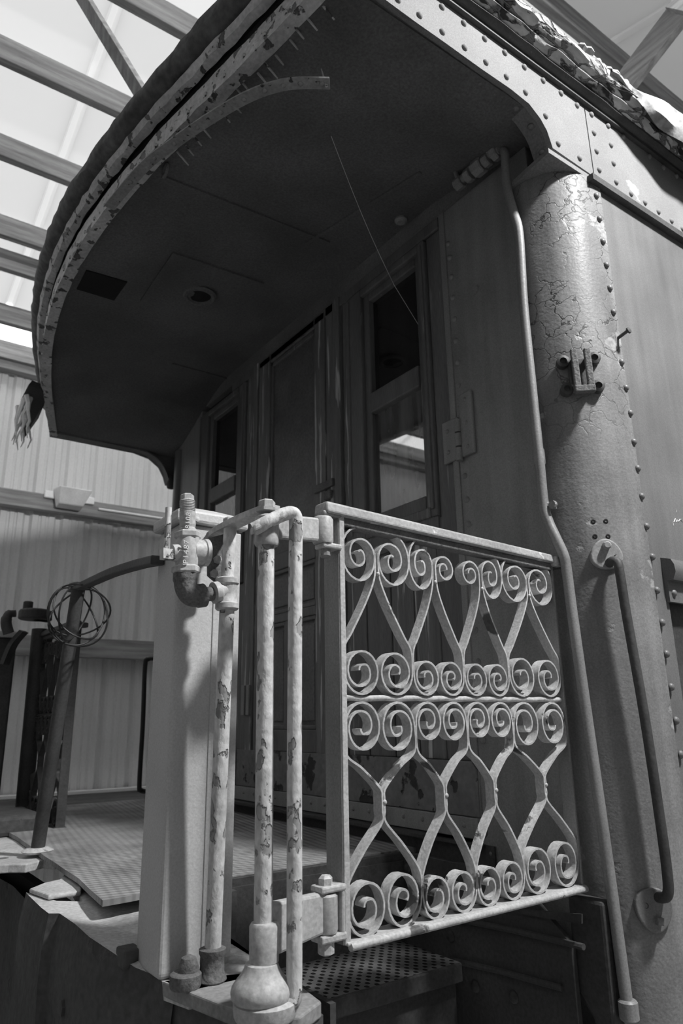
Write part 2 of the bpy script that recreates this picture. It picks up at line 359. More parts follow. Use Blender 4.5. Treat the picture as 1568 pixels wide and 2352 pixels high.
# --- side of the body
side = P('side_panel', MB().prism([(2.15, YN, 2.0), (6.5, YN, 2.0), (6.5, YN, .50), (2.25, YN, .50), (2.25, YN, -1.0), (2.15, YN, -1.0)], (0, .05, 0)), m_body)
P('side_shade_panel', MB().box((2.2, YN+.03, -1.05), (6.5, YN+.06, .52)), m_dark)  # dark sheet, set back, paints the shade under the belt rail
blt = P('belt_rail', MB().prism([(2.235, YN-.045, .475), (2.235, YN-.035, .495), (2.235, YN, .505), (2.235, YN, .355), (2.235, YN-.014, .355), (2.235, YN-.014, .425), (2.235, YN-.035, .425), (2.235, YN-.047, .45)], (4.2, 0, 0)), m_body, smooth=True)
for k in range(6): rivet(blt, (2.262+k*.10, YN-.014, .385), (0, -1, 0), m_body, 'body')
for px, py in ((1535, 1290), (1568, 1297)): rivet(side, aty(px, py, YN), (0, -1, 0), m_body)
# --- rounded corner post
cp = spline([(2.0, 1.53, 0), (1.925, 1.51, 0), (1.917, 1.468, 0), (1.936, 1.411, 0), (1.965, 1.362, 0), (2.025, 1.316, 0), (2.10, 1.297, 0), (2.165, 1.292, 0)], 5)
rows = []
for k in range(41):
    z = lerp(-.93, 1.972, k/40); rows.append([V((p.x, p.y, z)) for p in cp])
post = P('corner_post', MB().grid(rows), m_corner, smooth=True)
for px, py in ((1369, 450), (1376, 503), (1384, 555), (1392, 609), (1400, 662), (1408, 717), (1427, 832), (1437, 891), (1447, 949), (1455, 1015), (1464, 1076), (1473, 1140), (1484, 1209), (1497, 1279), (1508, 1356), (1520, 1430), (1530, 1502), (1541, 1578), (1552, 1655), (1563, 1733)):
    p = aty(px, py, YN-.008); rivet(post, p, (0, -1, 0), m_body, 'body')
# far corner and far side
P('corner_post', MB().grid([[V((p.x, 2*3.14-p.y, lerp(-.93, 1.95, k/4))) for p in cp] for k in range(5)]), m_body, smooth=True)
P('side_panel', MB().box((2.15, YF-.05, -1.0), (6.5, YF, 2.1)), m_body)
# a sight line met with the rounded corner
def oncorner(px, py, off=0):
    d = ray(px, py); k = d.x/d.y
    for i in range(len(cp)-1):
        a, b = cp[i], cp[i+1]; fa, fb = a.x-k*a.y, b.x-k*b.y
        if i > 4 and fa <= 0 <= fb:
            t = fa/(fa-fb); q = lerp(a, b, t); tn = (b-a).normalized(); n = V((-tn.y, tn.x, 0))
            if n.y > 0: n = -n
            q = V((q.x, q.y, d.z*q.y/d.y)); return q+n*off, n
    return aty(px, py, YN-.006), V((0, -1, 0))
# bracket for a marker lamp on the corner post
bc, bn = oncorner(1332, 862); bt = V((-bn.y, bn.x, 0)); UZ = V((0, 0, 1))
bk = thing('lamp_bracket', 'small dark cast U shaped lamp bracket screwed to the flaking corner post', 'bracket', bc)
def bl(t, z, o): return bc + bt*t + UZ*z + bn*o
part('back_plate', MB().bar(bl(0, -.06, .006), bl(0, .06, .006), bt*.040, bn*.010), m_dark, bk, bevel=.006)
for a, b in ((-.052, -.055), (.052, -.05), (-.055, .05), (.05, .055)):
    part('screw_lug', MB().lathe(bl(a, b, -.006), bn, [(.022, 0), (.022, .024), (.012, .027), (.010, .018), (.001, .018)], 14), m_dark, bk, smooth=True)
for t in (-.022, .022):
    part('prong', MB().bar(bl(t, -.066, .042), bl(t-.002, .078, .042), bt*.011, bn*.009), m_iron, bk, bevel=.004)
    part('arm', MB().bar(bl(t, -.055, .0), bl(t, -.055, .042), bt*.010, UZ*.012).bar(bl(t, .045, .0), bl(t, .045, .042), bt*.008, UZ*.010), m_iron, bk, bevel=.003)
part('foot', MB().bar(bl(-.034, -.072, .042), bl(.034, -.072, .042), UZ*.013, bn*.010), m_iron, bk, bevel=.004)
nl = aty(1414, 774, YN)
nail = thing('bent_nail', 'dark nail sticking out of the carriage side near its rivet column', 'nail', nl)
part('shank', MB().tube([nl+V((0, .01, -.012)), nl+V((0, -.05, .002))], .006, 8), m_dark, nail, smooth=True)
part('head', MB().lathe(nl+V((0, -.049, .001)), (0, -1, .2), [(.012, 0), (.012, .006), (.004, .008)], 10), m_dark, nail, smooth=True)
for px, py in ((1362, 1198), (1391, 1197), (1366, 1232), (1396, 1232)):
    piece('screw_hole', 'screw_hole', MB().lathe((0, 0, -.004), (0, 0, 1), [(.008, 0), (.008, .005), (.005, .006), (.0005, .002)], 10), m_void, post, *oncorner(px, py))

# --- letterboard / fascia of the near side, with the arched cut-out over the platform
bot = [aty(px, py, YN) for px, py in ((830, -45), (900, 10.6), (955, 51), (1019, 96), (1104.5, 157.6), (1172.7, 204.5), (1215, 238.6), (1240.9, 272.7), (1255.8, 300), (1269, 340))]
bot = [V((.93, YN, bot[0].z))] + bot[1:]
seam = aty(1363, 405, YN)
fas = P('fascia', MB().prism([V((p.x, YN, p.z)) for p in bot] + [V((seam.x, YN, seam.z)), V((seam.x-.004, YN, 2.40)), V((.93, YN, 2.40))], (0, .02, 0)), m_fascia)
let = P('letterboard', MB().prism([(seam.x+.006, YN, seam.z), (6.5, YN, 1.972), (6.5, YN, 2.40), (seam.x+.002, YN, 2.40)], (0, .02, 0)), m_fascia)
P('letterboard_backing', MB().box((seam.x-.05, YN+.02, 1.98), (seam.x+.05, YN+.03, 2.40)), m_dark)
for px, py in ((913, 0), (962.6, 35.8), (1015, 74), (1066, 110), (1115, 144), (1162, 177), (1206, 213), (1252, 267), (1281, 331), (1330, 364), (1014, 17), (1064, 54), (1112, 90), (1158, 122), (1203, 155), (1246, 186), (1287, 215), (1324, 243)):
    rivet(fas, aty(px, py, YN), (0, -1, 0), m_fascia, 'fascia')
for px, py in ((1357, 264), (1395, 290), (1363, 306), (1369, 348), (1375, 391), (1402, 334), (1408, 376), (1414, 419), (1448, 446), (1480, 466), (1511, 487), (1541, 508), (1566, 526), (1430, 316), (1490, 360), (1522, 385), (1552, 405)):
    rivet(let, aty(px, py, YN), (0, -1, 0), m_fascia, 'fascia')
# drip moulding under the letterboard
P('drip_rail', MB().prism([(seam.x-.05, YN-.0, 1.945), (seam.x-.05, YN-.028, 1.945), (seam.x-.05, YN-.028, 1.972), (seam.x-.05, YN, 1.972)], (4.4, 0, 0)), m_dark)
# angle flange along the lower edge of the fascia (faces down)
def flange(pts, w, mat, name):
    rr = [[V(p), V(p)+V((0, w, .004)), V(p)+V((0, w, .016)), V(p)+V((0, 0, .016))] for p in pts]
    return P(name, MB().rings(rr), mat)
fpts = spline([V((p.x, YN+.002, p.z)) for p in bot], 4)
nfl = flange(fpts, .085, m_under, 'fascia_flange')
for px, py in ((900, 48), (942, 75), (995, 110), (1042, 143), (1095, 177), (1141, 211), (1182, 240), (1215, 275), (1240, 320)):
    d = ray(px, py); best = min(fpts, key=lambda q: abs((q.x*U)/(YN+.045) - (d.x*U)/d.y)); t = best.z/d.z
    rivet(nfl, V((best.x, YN+.045, best.z)), (0, 0, -1), m_under, 'under')
# soffit over the corner post
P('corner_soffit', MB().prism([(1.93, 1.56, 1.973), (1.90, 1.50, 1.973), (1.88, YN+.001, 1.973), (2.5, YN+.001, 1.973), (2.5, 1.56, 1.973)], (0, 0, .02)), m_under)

# --- curved hood: rim, mouldings and roof edge follow one plan curve
rim_px = ((690, 5), (600, 100), (500, 205), (410, 305), (335, 365), (260, 455), (210, 520), (170, 582), (142, 650), (117, 700), (102, 775), (97, 875), (110, 985))
def onrim(px, py, dz=0):
    d = ray(px, py); return d*((2.134+dz+.0538*1.3)/(d.z+.0538*d.y))
raw = [V((.925, YN, rimz(YN)))] + [onrim(*p) for p in rim_px] + [V((1.06, YF, rimz(YF)))]
# fair the surveyed plan into a smooth bow: least-squares quartic x(y)
def polyfit(xs, ys, n):
    A = [[sum(x**(i+j) for x in xs) for j in range(n+1)] + [sum(y*x**i for x, y in zip(xs, ys))] for i in range(n+1)]
    for i in range(n+1):
        pv = max(range(i, n+1), key=lambda r: abs(A[r][i])); A[i], A[pv] = A[pv], A[i]
        for r in range(n+1):
            if r != i:
                k = A[r][i]/A[i][i]; A[r] = [a-k*b for a, b in zip(A[r], A[i])]
    return [A[i][n+1]/A[i][i] for i in range(n+1)]
cf = polyfit([(p.y-3.1) for p in raw], [p.x for p in raw], 4)
def xrim(y): t = y-3.1; return sum(c*t**i for i, c in enumerate(cf))
NR = 72
RIM = []
for k in range(NR+1):
    y = lerp(YN, YF, k/NR); RIM.append(V((xrim(y), y, rimz(y))))
def rnorm(i):
    t = (RIM[min(i+1, NR)]-RIM[max(i-1, 0)]); return V((-t.y, t.x, 0)).normalized()
def sweep(profile, jit=0.0, sc=9, i0=0, i1=NR):
    rr = []
    for i in range(i0, i1+1):
        n = rnorm(i); row = []
        for j, (dr, dz) in enumerate(profile):
            p = RIM[i] + n*dr + V((0, 0, dz))
            if jit: p = p + (n + V((0, 0, .6)))*jit*mnoise.noise(V((p.x*sc, p.y*sc, p.z*sc*1.7+j)))
            row.append(p)
        rr.append(row)
    return MB().rings(rr)
rim = P('hood_rim', sweep([(0, 0), (0, .085), (-.012, .085), (-.012, .012), (-.05, .012), (-.05, 0)], .004, 14), m_rim, smooth=True)
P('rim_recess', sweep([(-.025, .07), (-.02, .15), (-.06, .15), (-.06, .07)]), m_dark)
P('rim_moulding', sweep([(.0, .125), (.03, .13), (.042, .155), (.03, .178), (.0, .182)], .006, 16), m_rim, smooth=True)
P('roof_edge', sweep([(-.02, .185), (.05, .19), (.075, .215), (.08, .25), (.05, .275), (-.04, .285)], .009, 18), m_canvas, smooth=True)
for i in range(2, NR-1, 2):
    n = rnorm(i); rivet(rim, RIM[i]+n*.001+V((0, 0, .028)), n, m_rim, 'rim', RIVS)
# spikes left where the trim strip tore away
for k in range(16):
    i = 2+k; n = rnorm(i); q = RIM[i]-n*(.05+.03*rnd.random()) + V((0, .03*rnd.random(), 0)); L_ = .03+.03*rnd.random()
    P('spike', MB().tube([q+V((0, 0, .02)), q+V((L_*.8, -.01, -L_*.5))], [.005, .003], 6), m_rim)
# trim strip torn from the rim and hanging
sp = [(250, 478, 2.062), (330, 385, 2.058), (400, 330, 2.045), (480, 275, 2.03), (560, 228, 2.015), (630, 201, 2.0), (690, 192, 1.99), (757, 193, 1.98)]
ctr = spline([atz(*s) for s in sp], 6); rr = []
for i, p in enumerate(ctr):
    t = (ctr[min(i+1, len(ctr)-1)]-ctr[max(i-1, 0)]); n = V((-t.y, t.x, 0)).normalized(); hw = .022
    rr.append([p-n*hw, p+n*hw, p+n*hw+V((0, 0, .006)), p-n*hw+V((0, 0, .006))])
strip = thing('hanging_trim_strip', 'curved riveted metal trim strip torn loose and hanging below the hood rim', 'metal strip', ctr[-1])
sb = part('strip', MB().rings(rr), m_strip, strip)
for k in range(10): rivet(sb, ctr[4+k*4]+V((0, 0, -.001)), (0, 0, -1), m_strip, 'strip', RIVS)
e = ctr[-2]; part('nail', MB().tube([e+V((0, 0, -.01)), e+V((-.012, .012, .065))], [.005, .002], 6), m_rim, strip)
# ceiling of the hood
def smooth01(t): t = max(0, min(1, t)); return t*t*(3-2*t)
XI = X0+.02
def zceil(x, y):
    yy = max(YN, min(YF, y)); s = max(0, min(1, (x-xrim(yy))/(XI-xrim(yy)))); ed = smooth01((yy-YN)/.75)*smooth01((YF-yy)/1.0)
    return rimz(yy)+.012+(2.243-rimz(yy))*(s**.8)*ed
rows = []
for i in range(33):
    y = lerp(YN+.02, YF-.02, i/32); x0_ = xrim(y)+.02; rows.append([V((lerp(x0_, XI+.03, k/16), y, zceil(lerp(x0_, XI+.03, k/16), y))) for k in range(17)])
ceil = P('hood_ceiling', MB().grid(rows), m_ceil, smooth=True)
def onceil(px, py, drop=.004):
    d = ray(px, py); t = 2.1/d.z
    for _ in range(12): q = d*t; t = (zceil(q.x, q.y)-drop)/d.z
    return d*t
def ceil_plate(name, quad, mat, th=.008, nb=6):
    ps = [onceil(*q) for q in quad]; rows_ = [[lerp(lerp(ps[0], ps[1], a/nb), lerp(ps[3], ps[2], a/nb), b/nb) for a in range(nb+1)] for b in range(nb+1)]
    rows_ = [[V((q.x, q.y, zceil(q.x, q.y)-th)) for q in r] for r in rows_]
    mb = MB().grid(rows_); m2 = [r[0] for r in rows_]
    edge = rows_[0] + [r[-1] for r in rows_[1:]] + rows_[-1][-2::-1] + [r[0] for r in rows_[-2:0:-1]]
    mb.grid([edge+[edge[0]], [q+V((0, 0, th+.002)) for q in edge+[edge[0]]]])
    return P(name, mb, mat, smooth=False)
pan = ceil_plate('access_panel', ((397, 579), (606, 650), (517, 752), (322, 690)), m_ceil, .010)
cc = onceil(458, 678, .012); part('lamp_ring', MB().lathe(cc, (0, 0, -1), [(.085, -.004), (.088, .006), (.078, .016), (.064, .016), (.06, .0), (.058, -.004)], 32), m_ceil, pan, smooth=True)
part('lamp_socket', MB().lathe(cc, (0, 0, -1), [(.061, .002), (.05, .004), (.03, .002), (.02, .006), (.001, .006)], 24), m_void, pan, smooth=True)
bxq = ceil_plate('light_box_opening', ((198, 621), (292, 648), (262, 690), (176, 664)), m_void, .006, 3)
for a, b in (((372, 405), (755, 557)), ((700, 560), (965, 395)), ((395, 835), (560, 880))):
    q = [onceil(lerp(a[0], b[0], t/8), lerp(a[1], b[1], t/8), .003) for t in range(9)]
    P('ceiling_seam', MB().ribbon(q, (0, 0, .006), .008), m_ceil)
hk = onceil(381, 377, .0); P('lamp_hook', MB().tube([hk+V((0, .024*math.cos(a), -.03+.024*math.sin(a))) for a in [k*2*PI/14 for k in range(15)]], .007, 8, False), m_iron, smooth=True)
kb = onceil(920, 503, .0); P('ceiling_rosette', MB().lathe(kb, (0, 0, -1), [(.028, -.01), (.03, .012), (.018, .022), (.001, .02)], 14), m_sheet, smooth=True)
# roof skin over the hood and the body
def zroof(y): return 2.40+.5*(1-((y-3.14)/1.9)**2)
rows = []
for i in range(NR+1):
    y = RIM[i].y; e0 = RIM[i]+rnorm(i)*.03+V((0, 0, .27)); e1 = V((2.3, lerp(y, 3.14, .02), max(zroof(y), e0.z+.02)))
    rows.append([lerp(e0, e1, k/6)+V((0, 0, .12*math.sin(PI*k/6)*(zroof(y)-2.38))) for k in range(7)])
P('hood_roof', MB().grid(rows), m_canvas, smooth=True)
P('body_roof', MB().grid([[V((x, lerp(1.22, 5.06, k/16), 2.415+.5*(1-((lerp(1.22, 5.06, k/16)-3.14)/1.92)**2))) for k in range(17)] for x in (2.2, 6.5)]), m_canvas, smooth=True)
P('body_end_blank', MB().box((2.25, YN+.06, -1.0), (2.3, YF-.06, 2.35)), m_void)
# near cornice: recess, two mouldings with cracked paint, roof edge
def along(prof, x0_, x1_, n, jit, sc):
    rr = []
    for i in range(n+1):
        x = lerp(x0_, x1_, i/n); rr.append([V((x, YN-a, z)) + V((0, -1, .7))*jit*mnoise.noise(V((x*sc*.6, a*40+j*.7, z*sc))) for j, (a, z) in enumerate(prof)])
    return MB().rings(rr)
P('cornice_recess', along([(0, 2.335), (.018, 2.335), (.018, 2.36), (0, 2.36)], .93, 6.5, 4, 0, 1), m_dark)
P('cornice_bed_moulding', along([(0, 2.352), (.03, 2.350), (.046, 2.362), (.046, 2.378), (0, 2.385)], .9, 6.5, 160, .004, 14), m_dark, smooth=True)
P('cornice_moulding', along([(.02, 2.372), (.052, 2.370), (.075, 2.385), (.078, 2.402), (.03, 2.41)], .88, 3.2, 260, .007, 22), m_flake, smooth=True)
P('cornice_gutter', along([(.03, 2.392), (.084, 2.394), (.106, 2.41), (.112, 2.436), (.085, 2.452), (.0, 2.46)], .86, 2.45, 260, .010, 20), m_flake, smooth=True)
P('cornice_gutter', along([(.03, 2.392), (.08, 2.394), (.10, 2.42), (.085, 2.45), (.0, 2.46)], 2.45, 6.5, 160, .008, 12), m_canvas, smooth=True)
# torn canvas hanging over the cornice
rows = []
for i in range(41):
    t = i/40; x = lerp(2.18, 3.6, t)
    ht = .02+.13*smooth01((t-.05)/.3)+.02*mnoise.noise(V((x*6, 1, 0))); out = .115+.05*smooth01((t-.1)/.3)+.02*mnoise.noise(V((x*5, 7, 2)))
    rows.append([V((x, YN-out*o + .02*mnoise.noise(V((x*7, k, 3))), z)) for k, (o, z) in enumerate(((.2, 2.47), (.8, 2.468+.012*math.sin(x*9)), (1.0, 2.45), (1.05, 2.445-ht*.4), (1.0, 2.44-ht*.8), (.85, 2.44-ht)))])
P('torn_canvas', MB().grid(rows), m_flap, smooth=True)
for k in range(9):
    x = 2.02+k*.035; rr_ = .016+.012*rnd.random(); c_ = V((x, YN-.10+.02*rnd.random(), 2.452))
    P('canvas_scrap', MB().lathe(c_, (.2, -.3, 1), [(rr_*.6, -.01), (rr_, .004), (rr_*.7, .018), (.001, .022)], 7), m_flap)
# far fascia
ff = [V((1.06, YF, rimz(YF))), V((1.2, YF, 1.938)), V((1.66, YF, 1.938)), V((1.78, YF, 1.915)), V((1.86, YF, 1.86)), V((1.90, YF, 1.79)), V((1.92, YF, 1.73))]
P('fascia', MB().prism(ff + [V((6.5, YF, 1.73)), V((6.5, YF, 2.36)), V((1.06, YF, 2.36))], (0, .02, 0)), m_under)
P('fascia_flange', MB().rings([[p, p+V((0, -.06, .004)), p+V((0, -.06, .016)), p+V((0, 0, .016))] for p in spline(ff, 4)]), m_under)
P('bracket_drop', MB().lathe((1.94, YF-.06, 1.70), (0, 0, 1), [(.001, -.02), (.03, -.01), (.04, .02), (.03, .05), (.015, .09)], 14), m_dark, smooth=True)
P('conduit', MB().tube([(1.99, YF-.12, 1.75), (1.985, YF-.13, 1.4), (1.97, YF-.14, -.5)], .016, 10), m_dark, smooth=True)
# frayed canvas at the far end of the rim
fc = onrim(98, 905, .12)
fray = thing('frayed_canvas', 'pale frayed canvas threads hanging off the far end of the hood rim', 'canvas', fc)
part('torn_patch', MB().rings([[fc+V((.03, -.02, .0)), fc+V((-.10, -.05, .02)), fc+V((-.11, .1, -.03)), fc+V((.0, .45, -.16)), fc+V((.05, .3, -.05))], [fc+V((.03, -.02, .05)), fc+V((-.08, -.04, .06)), fc+V((-.09, .1, .03)), fc+V((.02, .45, -.1)), fc+V((.06, .3, .02))]]), m_dark, fray)
for k in range(9):
    a = fc+V((-.1+.05*rnd.random(), .02+.25*rnd.random(), -.02)); p_ = [a]
    for j in range(5): p_.append(p_[-1]+V((rnd.uniform(-.025, .02), rnd.uniform(-.02, .02), -.05-.02*rnd.random())))
    part('thread', MB().tube(p_, [.018, .015, .011, .009, .006, .003], 5), m_fray, fray)

# --- end wall of the body behind the platform
XB = X0+.05
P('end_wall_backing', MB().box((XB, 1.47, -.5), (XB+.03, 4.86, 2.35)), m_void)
def yb(y0, y1, z0, z1, x=X0, d=.045, **k): return MB().box((x, y0, z0), (x+d, y1, z1))
sheet_ = P('end_sheet', yb(1.45, 1.918, -.9, 2.152), m_sheet, bevel=.004)
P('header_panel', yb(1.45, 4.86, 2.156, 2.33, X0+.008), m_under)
P('seam_strip', yb(1.912, 1.945, -.35, 2.150, X0-.006, .02), m_sheet, bevel=.003)
for px, py in ((1029, 560), (1033, 592), (1036, 636), (1040, 684), (1044, 733), (1047, 783), (1051, 833), (1052, 886), (1057, 930), (1067, 1093), (1072, 1147), (1076, 1204), (1092, 1447), (1098, 1520), (1110, 1700), (1118, 1770), (1130, 1960)):
    rivet(sheet_, atx(px, py, X0), (-1, 0, 0), m_sheet, 'sheet')
dk = atx(1090, 667, X0); part('button_plate', MB().lathe(dk, (-1, 0, 0), [(.022, 0), (.022, .006), (.014, .007), (.001, .004)], 18), m_sheet, sheet_, smooth=True)
# hinge on the seam
hb = P('hinge', MB().box((X0-.012, 1.90, .985), (X0, 1.99, 1.165)).box((X0-.014, 1.815, .985), (X0, 1.885, 1.25)), m_sheet, bevel=.004)
for z in (1.0, 1.06, 1.12): part('knuckle', MB().tube([(X0-.016, 1.895, z-.027), (X0-.016, 1.895, z+.027)], .014, 12), m_sheet, hb, smooth=True)
for y, z in ((1.85, 1.22), (1.85, 1.12), (1.85, 1.02), (1.96, 1.03), (1.96, 1.12)): rivet(hb, (X0-.013, y, z), (-1, 0, 0), m_sheet, 'rims', RIVS)
# timber wall: casings, boards, jambs
P('header_rail', yb(1.95, 3.95, 2.095, 2.150, X0-.004), m_wood, bevel=.004)
def window(y0, y1, gy0, gy1, zt=2.085, zb=.787, flip=1):
    """casing with two sashes; glass between gy0..gy1"""
    x = X0-.012
    cas = P('window', MB().box((x, y0, zb), (x+.06, gy0-.045, zt)).box((x, gy1+.045, zb), (x+.06, y1, zt)).box((x, gy0-.045, zt-.04), (x+.06, gy1+.045, zt)).box((x, gy0-.045, zb), (x+.06, gy1+.045, zb+.045)), m_wood, bevel=.006)
    xs = X0+.008
    for a, b in ((gy0-.045, gy0), (gy1, gy1+.045)): part('stile', MB().box((xs, a, zb+.045), (xs+.05, b, zt-.04)), m_wood, cas, bevel=.006)
    part('top_rail', MB().box((xs, gy0, 2.005), (xs+.05, gy1, zt-.04)), m_wood, cas, bevel=.006)
    part('meeting_rail', MB().box((xs-.008, gy0, 1.395), (xs+.05, gy1, 1.50)), m_wood, cas, bevel=.008)
    part('bottom_rail', MB().box((xs, gy0, zb+.045), (xs+.05, gy1, .895)), m_wood, cas, bevel=.006)
    part('upper_pane', MB().box((xs+.03, gy0, 1.50), (xs+.036, gy1, 2.005)), m_glass_dk, cas)
    part('lower_pane', MB().box((xs+.022, gy0, .895), (xs+.028, gy1, 1.395)), m_glass, cas)
    for a, b in ((y0+.012, y0+.03), (y1-.03, y1-.012)): part('bead', MB().box((x-.008, a, zb+.03), (x+.01, b, zt-.02)), m_wood, cas, bevel=.004)
window(2.045, 2.645, 2.128, 2.478)
window(3.745, 4.42, 3.885, 4.25)
def fill(name, y0, y1, z0, z1, mat, x=X0, **k): return P(name, yb(y0, y1, z0, z1, x), mat, bevel=.004, **k)
fill('wall_stile', 1.95, 2.04, -.15, 2.09, m_wood, X0+.004)
fill('wall_stile', 4.425, 4.86, -.35, 2.15, m_sheet, X0+.002)
# boards below the windows
for y0, y1 in ((1.952, 1.992), (1.996, 2.080), (2.086, 2.231), (2.238, 2.380), (2.387, 2.552), (2.559, 2.70)):
    fill('board', y0, y1, -.15, .782, m_peel if y0 > 2.0 and y0 < 2.3 else m_wood, X0+.006+.004*rnd.random())
P('board_rail', yb(2.05, 2.70, .70, .79, X0-.004), m_wood, bevel=.004)
for y0, y1 in ((3.69, 3.85), (3.856, 4.03), (4.036, 4.22), (4.226, 4.42)): fill('board', y0, y1, -.15, .782, m_wood, X0+.006)
# door jambs with peeling paint
for y0, y1, x in ((2.652, 2.70, .006), (2.71, 2.765, -.012), (2.772, 2.845, -.004), (3.59, 3.645, -.006), (3.652, 3.735, .002)):
    fill('jamb', y0, y1, -.34, 2.15, m_peel, X0+x)
# panelled door
door = P('door', MB().box((X0+.02, 2.855, -.34), (X0+.045, 3.58, 2.14)), m_wood2)
D = lambda n, y0, y1, z0, z1, m, x=X0-.004, d=.03, bv=.005: part(n, MB().box((x, y0, z0), (x+d, y1, z1)), m, door, bevel=bv)
D('stile', 2.856, 2.955, -.34, 2.14, m_peel); D('stile', 3.44, 3.575, -.34, 2.14, m_peel)
D('top_rail', 2.955, 3.44, 2.085, 2.14, m_wood); D('lock_rail', 2.955, 3.44, .785, .875, m_wood); D('middle_rail', 2.955, 3.44, .50, .545, m_wood)
D('bottom_rail', 2.955, 3.44, -.15, -.045, m_wood); D('muntin', 3.205, 3.25, -.045, .50, m_wood)
for y0, y1, z0, z1 in ((2.955, 3.44, .875, 2.085),):
    for a, b, c_, d_ in ((y0, y0+.022, z0, z1), (y1-.022, y1, z0, z1), (y0, y1, z0, z0+.025), (y0, y1, z1-.03, z1)): D('moulding', a, b, c_, d_, m_wood, X0+.004, .02, .006)
for y0, y1, z0, z1 in ((2.955, 3.205, -.045, .50), (3.25, 3.44, -.045, .50), (2.955, 3.44, .545, .785)):
    for a, b, c_, d_ in ((y0, y0+.018, z0, z1), (y1-.018, y1, z0, z1), (y0, y1, z0, z0+.022), (y0, y1, z1-.022, z1)): D('moulding', a, b, c_, d_, m_wood, X0+.002, .02, .006)
    D('panel', y0+.035, y1-.035, z0+.04, z1-.04, m_wood2, X0+.012, .012, .004)
D('upper_panel', 2.977, 3.418, .90, 2.055, m_wood2, X0+.016, .004, 0)
D('latch_plate', 2.775, 2.945, 1.115, 1.155, m_iron, X0-.02, .016, .003); D('latch_knob', 2.79, 2.85, 1.055, 1.10, m_iron, X0-.024, .02, .006)
for y in (3.595, 3.65): D('hinge_leaf', y, y+.035, .03, .19, m_sheet, X0-.022, .016, .003)
# kick plate, base rail and ledge
P('kick_plate', yb(1.915, 3.745, -.335, -.150, X0-.010, .02), m_kick, bevel=.003)
P('kick_plate', yb(3.755, 4.6, -.335, -.150, X0-.010, .02), m_kick, bevel=.003)
br = P('base_rail', yb(1.92, 2.72, -.405, -.337, X0-.016, .04), m_sheet, bevel=.003)
P('base_rail', yb(2.727, 3.745, -.405, -.337, X0-.016, .04), m_sheet, bevel=.003); P('base_rail', yb(3.752, 4.8, -.405, -.337, X0-.016, .04), m_sheet, bevel=.003)
for k in range(16): rivet(br, (X0-.016, 1.99+k*.11, -.365), (-1, 0, 0), m_sheet, 'rims', RIVS)
P('ledge', MB().box((X0-.055, 2.16, -.425), (X0, 4.8, -.408)), m_step, bevel=.004)
P('ledge', MB().box((X0-.028, 1.90, -.43), (X0, 2.155, -.418)), m_step, bevel=.003)
P('threshold_riser', yb(1.86, 4.8, ZF-.03, -.42, X0-.008), m_step)

# ================================================================== platform, end sill and steps
NB = 40
def jag(p, a, k): return V((p[0]+a*mnoise.noise(V((p[0]*9, p[1]*9, k))), p[1]+a*mnoise.noise(V((p[0]*9, p[1]*9, k+5))), p[2]))
edge = [(1.17, 2.245), (1.845, 2.262), (X0, 2.262), (X0, 4.75), (.80, 4.75), (.80, 3.6), (.775, 3.0), (.775, 2.857), (.765, 2.70), (.76, 2.536), (.745, 2.35), (.728, 2.182), (.78, 2.186), (.824, 2.188), (.95, 2.235)]
fl = P('platform_floor', MB().prism([jag((x, y, ZF-.016), .008 if x < 1.0 else 0, 2) for x, y in edge], (0, 0, .016)), m_waffle, label='waffle pattern tread plate')
P('floor_lip', MB().box((1.10, 2.236, ZF-.035), (1.86, 2.256, ZF-.004)), m_step, bevel=.004)
# sill deck (lower, dusty) with a broken corner, and the fascia of the end sill
dk_px = [(372, 2254), (345, 2236), (310, 2222), (262, 2190), (205, 2152), (172, 2122), (140, 2100), (136, 2098), (112, 2098), (95, 2085), (66, 2057), (60, 2050)]
zd = lambda px: lerp(ZS, -.512, smooth01((360-px)/160))
deck_edge = [atz(px, py, zd(px)) for px, py in dk_px]
inner = [V((.68, 2.46, -.512)), V((.74, 2.40, -.512)), V((.80, 2.75, -.512)), V((.95, 2.75, -.512)), V((.95, 2.05, -.512)), V((.95, 1.62, ZS)), V((.74, 1.62, ZS))]
P('sill_deck', MB().prism(deck_edge + inner, (0, 0, -.035)), m_silltop)
P('deck_patch', MB().prism([atz(px, py, -.510) for px, py in ((66, 2052), (110, 2068), (185, 2058), (188, 2040), (178, 2022), (150, 2015), (135, 2030), (100, 2038))], (0, 0, .014)), m_silltop, bevel=.005)
# far part of the deck beyond the coupler gap
fd = [atz(px, py, ZF-.02) for px, py in ((128, 1978), (100, 1975), (60, 1985), (20, 1985), (-60, 1990), (-140, 1975), (-60, 1890), (85, 1935), (150, 1962), (140, 1972))]
P('sill_deck', MB().prism(fd, (0, 0, -.03)), m_silltop, bevel=.004)
P('timber_block', MB().box((.62, 3.75, ZF-.02), (.95, 4.15, ZF+.07)), m_sill, bevel=.02)
